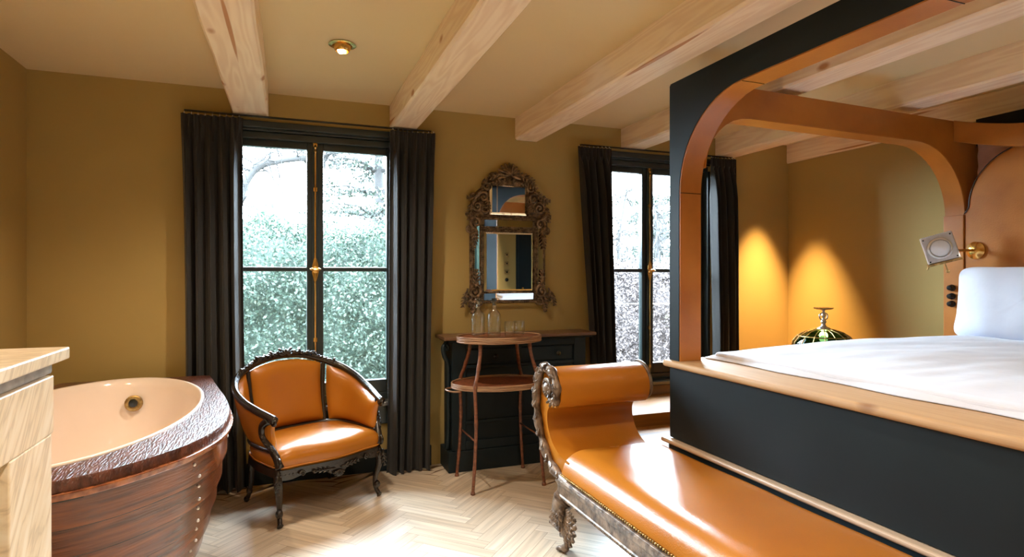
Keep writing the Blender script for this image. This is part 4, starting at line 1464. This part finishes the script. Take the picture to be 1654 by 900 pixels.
for (z0_, z1_) in ((0.15, 0.215), (0.335, 0.36), (0.73, 0.755), (0.875, 0.925)):
    cb('rail', 1.2005, 2.0595, 4.083, 4.0995, z0_, z1_, M['black'], 0.005)
d_ = cb('drawer', 1.215, 2.045, 4.088, 4.0995, 0.765, 0.868, M['black'], 0.004)
for kx in (1.42, 1.92):
    MB().lathe([(0.008, 0), (0.008, 0.010), (0.017, 0.016), (0.018, 0.024), (0.008, 0.030), (0.001, 0.031)], 14, (kx - 1.63, 4.088 - 4.18, 0.815), axis=(0, -1, 0)).build('knob', M['blackcap'], d_, smooth=True, autosmooth=40)
# carved side bracket under the top's left end
br = MB()
br.tube(catmull([(-0.56, -0.03, 0.915), (-0.585, -0.045, 0.88), (-0.575, -0.05, 0.82), (-0.55, -0.05, 0.76), (-0.548, -0.05, 0.60), (-0.548, -0.05, 0.30), (-0.556, -0.05, 0.16)], 5), 0.016, 8)
scroll(br, (-0.565, -0.045, 0.88), 0.024, 1.3, PI / 2, (-1, 0, 0), (0, 0, 1), 0.010)
br.build('bracket', M['black'], t, smooth=True)

# ================================================================== SIDE TABLE
t = thing('side_table', 'two tier oval cane side table with splayed legs in front of the dark cabinet', 'side table', (1.36, 3.82, 0))
def oval(a, b_, z0, z1, n=48):
    return MB().lathe([(a, z0), (a * 1.012, z0 + 0.004), (a * 1.012, z1 - 0.004), (a, z1)], n, sy=b_ / a)
to = oval(0.285, 0.205, 0.955, 0.985).build('tabletop', M['woven'], t, smooth=True, autosmooth=40)
rim = MB()
for z in (0.9575, 0.968, 0.9785, 0.989):
    rim.tube([(0.292 * math.cos(2 * PI * k / 56), 0.212 * math.sin(2 * PI * k / 56), z) for k in range(56)], 0.0062, 7, closed=True)
rim.build('cane_rim', M['paleedge'], to, smooth=True)
so = oval(0.325, 0.222, 0.655, 0.672).build('lower_shelf', M['woven'], t, smooth=True, autosmooth=40)
rim = MB()
for z in (0.655, 0.664, 0.673, 0.681):
    rim.tube([(0.331 * math.cos(2 * PI * k / 56), 0.226 * math.sin(2 * PI * k / 56), z) for k in range(56)], 0.0056, 7, closed=True)
rim.build('cane_rim', M['paleedge'], so, smooth=True)
gl = MB()
gl.build
# small pale plate-like ledge at the left of the shelf
gl.tube(catmull([(-0.30, -0.08, 0.640), (-0.355, -0.06, 0.642), (-0.375, -0.0, 0.645), (-0.35, 0.05, 0.645), (-0.30, 0.06, 0.642)], 5), 0.006, 6)
gl.build('cane_loop', M['paleedge'], so, smooth=True)
for sx in (-1, 1):
    for sy in (-1, 1):
        P = catmull([(sx * .175, sy * .115, .955), (sx * .178, sy * .125, .88), (sx * .205, sy * .155, .76), (sx * .228, sy * .175, .665), (sx * .222, sy * .178, .45), (sx * .232, sy * .183, .20), (sx * .248, sy * .19, .012)], 6)
        lg = MB().tube(P, [0.0125 + 0.0022 * (1 if k % 7 == 3 else 0) - 0.002 * (k / len(P)) for k in range(len(P))], 9)
        lg.lathe([(0.014, 0.001), (0.016, 0.006), (0.012, 0.02)], 10, (sx * .248, sy * .19, 0))
        lg.build('leg', M['rattan'], t, smooth=True)
for sx in (-.222, .222):
    MB().tube([(sx, -.178, .33), (sx, .178, .33)], 0.006, 6).build('stretcher', M['rattan'], t, smooth=True)

# bottles and tumblers
ZT = 0.9955
def bottle(x, y, label, capm, h=0.255):
    r = thing('glass_bottle', label, 'bottle', (x, y, ZT), 0, 'clear glass bottles on the side table')
    pr = [(0.001, 0.0), (0.040, 0.0), (0.045, 0.006), (0.046, 0.13), (0.043, 0.150), (0.030, 0.166), (0.0165, 0.176), (0.0150, 0.182), (0.0150, 0.225), (0.0175, 0.228), (0.0175, 0.234),
          (0.0120, 0.234), (0.0120, 0.182), (0.027, 0.162), (0.039, 0.148), (0.0425, 0.13), (0.0415, 0.012), (0.001, 0.010)]
    MB().lathe(pr, 28, caps=False).build('body', M['clear'], r, smooth=True, autosmooth=40)
    MB().lathe([(0.0115, 0.205), (0.0118, 0.2345), (0.0175, 0.2355), (0.0180, 0.252), (0.014, h), (0.001, h + 0.001)], 18).build('stopper', capm, r, smooth=True, autosmooth=40)
bottle(1.19, 3.765, 'left clear glass bottle on the side table with pale stopper', M['clear'])
bottle(1.292, 3.735, 'right clear glass bottle on the side table with dark stopper', M['blackcap'], 0.247)
def tumbler(x, y, label):
    r = thing('tumbler', label, 'glass', (x, y, ZT), 0, 'glass tumblers on the side table')
    pr = [(0.001, 0.0), (0.030, 0.0), (0.034, 0.004), (0.0385, 0.05), (0.0355, 0.095), (0.0345, 0.100), (0.0330, 0.098), (0.0365, 0.05), (0.031, 0.012), (0.001, 0.010)]
    MB().lathe(pr, 26, caps=False).build('cup', M['clear'], r, smooth=True)
tumbler(1.385, 3.69, 'clear glass tumbler in the middle of the side table, next to the bottles')
tumbler(1.465, 3.72, 'clear glass tumbler rightmost on the side table')


# ================================================================== MIRROR
def build_mirror():
    cx, zc = 1.605, 1.47
    root = thing('ornate_mirror', 'tall ornate carved bronze mirror hanging on the wall between the windows', 'mirror', (cx, YW, zc))
    y = -0.03
    Z = lambda z: z - zc
    # backing
    poly = [(-.31, Z(1.20)), (.31, Z(1.20)), (.31, Z(1.90)), (.27, Z(2.02)), (.14, Z(2.16)), (-.14, Z(2.16)), (-.27, Z(2.02)), (-.31, Z(1.90))]
    MB().prism(poly, lambda a, b_, d: (a, d, b_), -0.0005, -0.016).build('backing', M['frame'], root)
    def glass(x0, x1, z0, z1, name='mirror_glass', bev=0.018):
        m_ = MB()
        a = [(x0, y + 0.006, z0), (x1, y + 0.006, z0), (x1, y + 0.006, z1), (x0, y + 0.006, z1)]
        b_ = [(x0 + bev, y, z0 + bev), (x1 - bev, y, z0 + bev), (x1 - bev, y, z1 - bev), (x0 + bev, y, z1 - bev)]
        c_ = [(p[0], y + 0.013, p[2]) for p in a]
        m_.add(a + b_ + c_, [(4, 5, 6, 7), (0, 1, 5, 4), (1, 2, 6, 5), (2, 3, 7, 6), (3, 0, 4, 7), (0, 8, 9, 1), (1, 9, 10, 2), (2, 10, 11, 3), (3, 11, 8, 0), (8, 11, 10, 9)])
        return m_.build(name, M['mirror'], root)
    glass(-.200, .205, Z(1.275), Z(1.735))
    glass(-.155, .150, Z(1.865), Z(2.10))
    glass(-.285, -.232, Z(1.33), Z(1.80), 'side_glass', 0.008)
    glass(.238, .290, Z(1.33), Z(1.80), 'side_glass', 0.008)
    # bottom bevelled strip, tilted upwards a little
    m_ = MB()
    m_.add([(-.215, -.0200, Z(1.212)), (.22, -.0200, Z(1.212)), (.22, -.0228, Z(1.262)), (-.215, -.0228, Z(1.262)), (-.215, -.015, Z(1.212)), (.22, -.015, Z(1.212)), (.22, -.015, Z(1.262)), (-.215, -.015, Z(1.262))],
           [(0, 1, 2, 3), (4, 7, 6, 5), (0, 4, 5, 1), (1, 5, 6, 2), (2, 6, 7, 3), (3, 7, 4, 0)])
    so = m_.build('lower_glass', M['mirror'], root)
    m_ = MB().box(-.20, .20, -0.024, -0.016, Z(1.775), Z(1.825)).build('cross_glass', M['mirror'], root)
    # bead mouldings
    bd = MB()
    def beads(p, q, r=0.0075, st=0.0145):
        p, q = Vector(p), Vector(q)
        n = max(2, int((q - p).length / st))
        for k in range(n + 1):
            bd.ball(p.lerp(q, k / n), r, 6, 5)
        bd.tube([p + Vector((0, 0.004, 0)), q + Vector((0, 0.004, 0))], r * 0.9, 6)
    yb = y - 0.006
    for zz in (1.195, 1.269, 1.745, 1.768, 1.835, 1.852):
        beads((-.225, yb, Z(zz)), (.23, yb, Z(zz)), 0.0072)
    for xx in (-.212, -.226, .217, .231, -.293, .298):
        beads((xx, yb, Z(1.20 if abs(xx) < .24 else 1.33)), (xx, yb, Z(1.76 if abs(xx) < .24 else 1.80)), 0.0055)
    for xx in (-.165, .160):
        beads((xx, yb, Z(1.86)), (xx, yb, Z(2.08)), 0.006)
    beads((-.16, yb, Z(2.105)), (.155, yb, Z(2.105)), 0.006)
    bd.build('beading', M['frame'], root, smooth=True)
    EX, EZ = (1, 0, 0), (0, 0, 1)
    def orn(name, fn):
        o = MB(); fn(o); o.build(name, M['frame'], root, smooth=True)
    yo = -0.032
    def crest(o):
        shell(o, (0, yo, Z(2.165)), .095, math.radians(-15), math.radians(195), 11, EX, EZ, (0, -1, 0), .0095)
        shell(o, (0, yo - .012, Z(2.165)), .055, math.radians(0), math.radians(180), 7, EX, EZ, (0, -1, 0), .008)
        for s_ in (-1, 1):
            e = (s_, 0, 0)
            scroll(o, (s_ * .075, yo, Z(2.125)), .042, 1.4, PI / 2, e, EZ, .014)
            scroll(o, (s_ * .135, yo, Z(2.15)), .034, 1.5, PI, e, EZ, .012, -1)
            scroll(o, (s_ * .175, yo, Z(2.085)), .045, 1.4, PI / 2, e, EZ, .014, -1)
            leaf(o, (s_ * .05, yo, Z(2.19)), (s_ * .9, 0, -.35), (.35, 0, .9), .17, .032, .009, .1, nrm=(0, -1, 0), lobes=5)
            leaf(o, (s_ * .02, yo, Z(2.12)), (s_, 0, -.15), (0, 0, 1), .13, .024, .009, .1, nrm=(0, -1, 0))
            leaf(o, (s_ * .12, yo, Z(2.17)), (s_ * .75, 0, -.7), (.7, 0, .75), .15, .034, .009, .1, nrm=(0, -1, 0), lobes=5)
    orn('crest', crest)
    def shoulder(s_):
        def f(o):
            e = (s_, 0, 0)
            scroll(o, (s_ * .205, yo, Z(1.995)), .045, 1.4, 0, e, EZ, .014)
            scroll(o, (s_ * .255, yo, Z(1.925)), .05, 1.5, PI / 2, e, EZ, .015, -1)
            scroll(o, (s_ * .285, yo, Z(2.005)), .03, 1.3, PI, e, EZ, .011)
            scroll(o, (s_ * .195, yo, Z(1.905)), .03, 1.3, PI, e, EZ, .010)
            leaf(o, (s_ * .20, yo, Z(2.06)), (s_ * .8, 0, -.6), (.6, 0, .8), .15, .03, .009, .12, nrm=(0, -1, 0), lobes=5)
            leaf(o, (s_ * .24, yo, Z(1.97)), (s_ * 1, 0, .15), (0, 0, 1), .11, .026, .008, .12, nrm=(0, -1, 0))
            leaf(o, (s_ * .30, yo, Z(1.96)), (s_ * .2, 0, -1), (1, 0, 0), .15, .028, .009, .12, nrm=(0, -1, 0), lobes=5)
            leaf(o, (s_ * .18, yo, Z(1.99)), (s_ * -.1, 0, -1), (1, 0, 0), .11, .022, .008, .12, nrm=(0, -1, 0))
        return f
    def upper(s_):
        def f(o):
            e = (s_, 0, 0)
            scroll(o, (s_ * .265, yo, Z(1.80)), .052, 1.5, -PI / 2, e, EZ, .015)
            scroll(o, (s_ * .315, yo, Z(1.745)), .028, 1.4, PI / 2, e, EZ, .010, -1)
            scroll(o, (s_ * .315, yo, Z(1.85)), .028, 1.4, 0, e, EZ, .010)
            leaf(o, (s_ * .27, yo, Z(1.775)), (s_ * .1, 0, -1), (1, 0, 0), .17, .03, .009, .1, nrm=(0, -1, 0), lobes=6)
            leaf(o, (s_ * .25, yo, Z(1.83)), (s_ * .9, 0, .3), (0, 0, 1), .11, .024, .008, .12, nrm=(0, -1, 0))
        return f
    def lower(s_):
        def f(o):
            e = (s_, 0, 0)
            leaf(o, (s_ * .27, yo, Z(1.30)), (s_ * -.02, 0, 1), (1, 0, 0), .15, .028, .009, .1, nrm=(0, -1, 0), lobes=5)
            scroll(o, (s_ * .275, yo, Z(1.275)), .055, 1.5, PI / 2, e, EZ, .016)
            scroll(o, (s_ * .325, yo, Z(1.235)), .036, 1.4, 0, e, EZ, .012, -1)
            scroll(o, (s_ * .255, yo, Z(1.205)), .036, 1.4, PI, e, EZ, .012)
            scroll(o, (s_ * .31, yo, Z(1.18)), .028, 1.4, PI / 2, e, EZ, .010)
            leaf(o, (s_ * .33, yo, Z(1.30)), (s_ * .35, 0, -1), (1, 0, 0), .15, .03, .009, .14, nrm=(0, -1, 0), lobes=5)
            leaf(o, (s_ * .27, yo, Z(1.23)), (s_ * .25, 0, -1), (1, 0, 0), .12, .03, .009, .12, nrm=(0, -1, 0))
            o.ball((s_ * .298, yo - .008, Z(1.125)), .016)
        return f
    for s_ in (-1, 1):
        orn('shoulder_scroll', shoulder(s_)); orn('side_scroll', upper(s_)); orn('corner_scroll', lower(s_))


build_mirror()

# ================================================================== BACK OF THE ROOM (seen in the mirror)
struct(MB().box(4.02, 4.425, YB + 0.0005, YB + 0.045, 0.0, 2.15).build('door_1', M['black'], bevel=0.006))
dk = bpy.data.objects['door_1']
hn = MB()
hn.box(4.085, 4.115, YB + 0.0455, YB + 0.051, 1.0, 1.18)
hn.tube([(4.10, YB + 0.05, 1.10), (4.10, YB + 0.10, 1.10), (4.20, YB + 0.10, 1.10)], 0.009, 8)
hn.build('door_handle', M['brass'], dk, smooth=True, autosmooth=40)
struct(MB().box(3.98, 4.0195, YB + 0.0005, YB + 0.03, 0.0, 2.20).box(3.98, 4.425, YB + 0.0005, YB + 0.03, 2.1505, 2.20).build('trim_1', M['black']))
for k, (z, kind) in enumerate(((1.78, 'bronze thermostat plate with dial on the back wall, topmost of four'), (1.62, 'bronze square light switch plate on the back wall, second of four'),
                               (1.46, 'wide bronze switch plate on the back wall, third of four'), (1.32, 'small round dark switch on the back wall, lowest of four'))):
    r = thing('wall_switch', kind, 'light switch', (3.80, YB, z), 0, 'switch plates on the back wall')
    if k == 3:
        MB().lathe([(0.035, 0.0005), (0.035, 0.008), (0.015, 0.016), (0.001, 0.017)], 20, axis=(0, 1, 0)).build('plate', M['blackcap'], r, smooth=True, autosmooth=40)
    else:
        w = 0.055 if k == 2 else 0.042
        MB().box(-w, w, 0.0005, 0.008, -0.042, 0.042).build('plate', M['agedbrass'], r, bevel=0.003)
        MB().lathe([(0.014, 0.008), (0.012, 0.026), (0.001, 0.027)], 12, axis=(0, 1, 0)).build('toggle', M['blackcap'], r, smooth=True, autosmooth=40)
root = thing('door_curtain', 'teal curtain hanging against the back wall, reflected in the mirror', 'curtain', (3.2, YB + 0.07, 0.01))
def tc(u, v):
    return (-0.33 + 0.66 * u, 0.03 * math.cos(u * 2 * PI * 6), 2.40 * v)
MB().slab(tc, 90, 8, lambda u, v: (0, 0.004, 0)).build('drape', M['teal'], root, smooth=True, autosmooth=60)
tag(MB().tube([(2.8, YB + 0.07, 2.43), (3.6, YB + 0.07, 2.43)], 0.012, 10).tube([(2.85, YB + 0.001, 2.43), (2.85, YB + 0.07, 2.43)], 0.008, 6).tube([(3.55, YB + 0.001, 2.43), (3.55, YB + 0.07, 2.43)], 0.008, 6)
    .build('curtain_rod', M['agedbrass'], smooth=True), 'brass curtain rod holding the teal curtain on the back wall', 'curtain rod')

# ================================================================== GARDEN OUTSIDE
GZ = -1.2
tag(MB().box(-14, 24, YW + TH + 0.01, 60, GZ - 0.1, GZ).build('garden_ground', M['grass']), None, None, None, 'structure')


def foliage(name, mat, parent, surf, n, size, seed, stretch=1.0):
    rr = random.Random(seed)
    mb = MB(); mb.rnd = []
    vs, fs = [], []
    for i in range(n):
        p, nr = surf(rr)
        p = Vector(p)
        a = Vector((rr.gauss(0, 1), rr.gauss(0, 1), rr.gauss(0, 1))).normalized()
        b_ = a.cross(Vector((rr.gauss(0, 1), rr.gauss(0, 1), rr.gauss(0, 1)))).normalized()
        s = size * rr.uniform(0.6, 1.35)
        q = [p - a * s * stretch, p + b_ * s * 0.45, p + a * s * stretch, p - b_ * s * 0.45]
        o = len(vs)
        vs += q
        fs.append((o, o + 1, o + 2, o + 3))
        mb.rnd.append(rr.random() ** 1.3)
    mb.v, mb.f = [tuple(v) for v in vs], fs
    me = bpy.data.meshes.new(name)
    me.from_pydata(mb.v, [], mb.f)
    me.materials.append(mat)
    at = me.attributes.new('rnd', 'FLOAT', 'FACE'); at.data.foreach_set('value', mb.rnd)
    o = bpy.data.objects.new(name, me); C.objects.link(o)
    o.parent = parent
    return o


def hedge(name, label, x0, x1, y, z1, mat, core, seed, n, size):
    xc = (x0 + x1) / 2
    root = thing(name, label, 'hedge', (xc, y, GZ), 0, None, 'stuff')
    H_ = z1 - GZ
    def bump(x, z):
        return 0.38 * mnoise.noise(Vector((x * 0.9, z * 0.9, seed))) + 0.16 * mnoise.noise(Vector((x * 2.6, z * 2.6, seed + 5)))
    def top(x):
        return H_ * (1 + 0.06 * mnoise.noise(Vector((x * 0.8, seed, 0))) + 0.04 * mnoise.noise(Vector((x * 2.5, seed, 3))))
    def surf(rr):
        x = rr.uniform(x0, x1)
        if rr.random() < 0.8:
            z = rr.random() ** 0.85
            t_ = top(x) * z
            yy = -0.7 * (1 - max(0, (z - 0.7) / 0.3) ** 2 * 0.7) + bump(x, t_) + rr.gauss(0.05, 0.06)
        else:
            yy = rr.uniform(-0.4, 0.7)
            t_ = top(x) + rr.gauss(0, 0.07) + 0.1 * mnoise.noise(Vector((x * 3, yy * 3, 1)))
        return (x - xc, yy, t_), None
    foliage('foliage', mat, root, surf, n, size, seed, 0.85)
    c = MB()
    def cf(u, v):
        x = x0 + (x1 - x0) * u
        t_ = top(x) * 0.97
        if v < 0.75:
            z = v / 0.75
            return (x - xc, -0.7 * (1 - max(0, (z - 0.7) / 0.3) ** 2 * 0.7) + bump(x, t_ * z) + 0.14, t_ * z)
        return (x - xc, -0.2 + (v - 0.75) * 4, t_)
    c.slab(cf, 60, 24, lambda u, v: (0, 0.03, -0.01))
    c.build('shade_core', core, root, smooth=True)  # opaque sheet behind the leaves, inner shade put into its dark colour
    return root


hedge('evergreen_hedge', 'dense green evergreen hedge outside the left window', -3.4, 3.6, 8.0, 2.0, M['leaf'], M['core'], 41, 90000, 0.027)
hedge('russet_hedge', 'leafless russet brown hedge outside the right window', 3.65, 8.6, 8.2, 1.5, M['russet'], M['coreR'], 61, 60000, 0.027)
# garden wire
w_ = MB().tube([(3.6, 7.0, 1.02), (5.0, 7.0, 1.005), (7.4, 7.0, 1.03)], 0.008, 6)
for x in (3.6, 7.4):
    w_.tube([(x, 7.0, GZ), (x, 7.0, 1.06)], 0.03, 8)
tag(w_.build('garden_wire', M['bark'], smooth=True), 'thin horizontal wire fence in front of the russet shrubs outside', 'fence')


def bare_tree(label, x, y, pts, r, seed, n_tw=60, tw=0.5):
    root = thing('bare_tree', label, 'tree', (x, y, GZ), 0, 'bare trees outside the windows')
    rr = random.Random(seed)
    P = catmull(pts, 8)
    MB().tube(P, [r * (1 - 0.75 * k / len(P)) for k in range(len(P))], 8).build('trunk', M['twig'], root, smooth=True)
    br = MB()
    for k in range(n_tw):
        p = P[rr.randrange(len(P) // 3, len(P))]
        d = Vector((rr.gauss(0, 1), rr.gauss(0, .6), rr.gauss(0.2, .8))).normalized()
        L = tw * rr.uniform(.5, 1.6)
        q = [p]
        for j in range(4):
            d = (d + Vector((rr.gauss(0, .3), rr.gauss(0, .3), rr.gauss(-0.05, .3)))).normalized()
            q.append(q[-1] + d * L / 4)
        br.tube(q, [0.016, 0.012, 0.009, 0.006, 0.003], 5)
        for j in (1, 2, 3):
            for _ in range(2):
                e = Vector((rr.gauss(0, 1), rr.gauss(0, .6), rr.gauss(0, 1))).normalized() * L * 0.4
                br.tube([q[j], q[j] + e * .5 + Vector((0, 0, .02)), q[j] + e], [0.007, 0.005, 0.002], 4)
    br.build('branches', M['twig'], root, smooth=True)


bare_tree('bare tree with an arched trunk outside the left window panes', -0.6, 11.2, [(-0.15, 0, 0), (-0.25, 0, 2.2), (-0.20, 0, 3.7), (0.05, 0, 4.4), (0.5, 0, 4.62), (1.1, 0, 4.72), (1.45, 0, 4.85)], 0.12, 5, 60, 0.8)
bare_tree('slender bare tree outside, left part of the right window', 6.6, 11.0, [(0, 0, 0), (0.1, 0, 2.0), (0.0, 0, 3.2), (0.2, 0, 4.4)], 0.07, 6, 55, 0.8)
bare_tree('bare tree outside in the middle of the right window', 7.9, 11.6, [(0, 0, 0), (-0.1, 0, 2.0), (0.1, 0, 3.2), (0.0, 0, 4.2)], 0.07, 8, 50, 0.8)


def cedar(label, x, y, h, spread, seed, tiers, z0=1.6, n=150):
    root = thing('cedar_tree', label, 'tree', (x, y, GZ), 0, 'cedar trees outside the windows')
    rr = random.Random(seed)
    MB().tube([(0, 0, 0), (0.05, 0, h * .4), (0, 0, h * .75), (0.03, 0, h)], [0.22, 0.17, 0.09, 0.02], 9).build('trunk', M['twig'], root, smooth=True)
    br = MB(); pads = []
    for k in range(tiers):
        z = z0 + (h - z0) * (k + 0.3) / tiers
        for j in range(5):
            a = rr.uniform(0, 2 * PI)
            L = spread * (1 - 0.6 * k / tiers) * rr.uniform(.6, 1.1)
            e = Vector((math.cos(a) * L, math.sin(a) * L, rr.uniform(-.1, .3)))
            p0 = Vector((0, 0, z))
            br.tube([p0, p0 + e * .5 + Vector((0, 0, .12)), p0 + e], [0.05, 0.03, 0.008], 5)
            for q in range(7):
                pads.append(p0 + e * rr.uniform(.25, 1.05) + Vector((rr.gauss(0, .2), rr.gauss(0, .2), .05)))
    br.build('branches', M['twig'], root, smooth=True)
    def surf(r_):
        p = pads[r_.randrange(len(pads))]
        return (p.x + r_.gauss(0, .20), p.y + r_.gauss(0, .2), p.z + r_.gauss(0, .045)), None
    foliage('foliage', M['needle'], root, surf, n * len(pads) // 4, 0.05, seed + 1, 1.0)


cedar('tall cedar with layered branches outside the right panes of the left window', 1.95, 13.6, 7.4, 2.0, 3, 8, z0=3.2, n=190)
cedar('small cedar outside in the right window, behind the bare trees', 9.6, 14.0, 4.9, 1.3, 4, 7, z0=1.6, n=160)
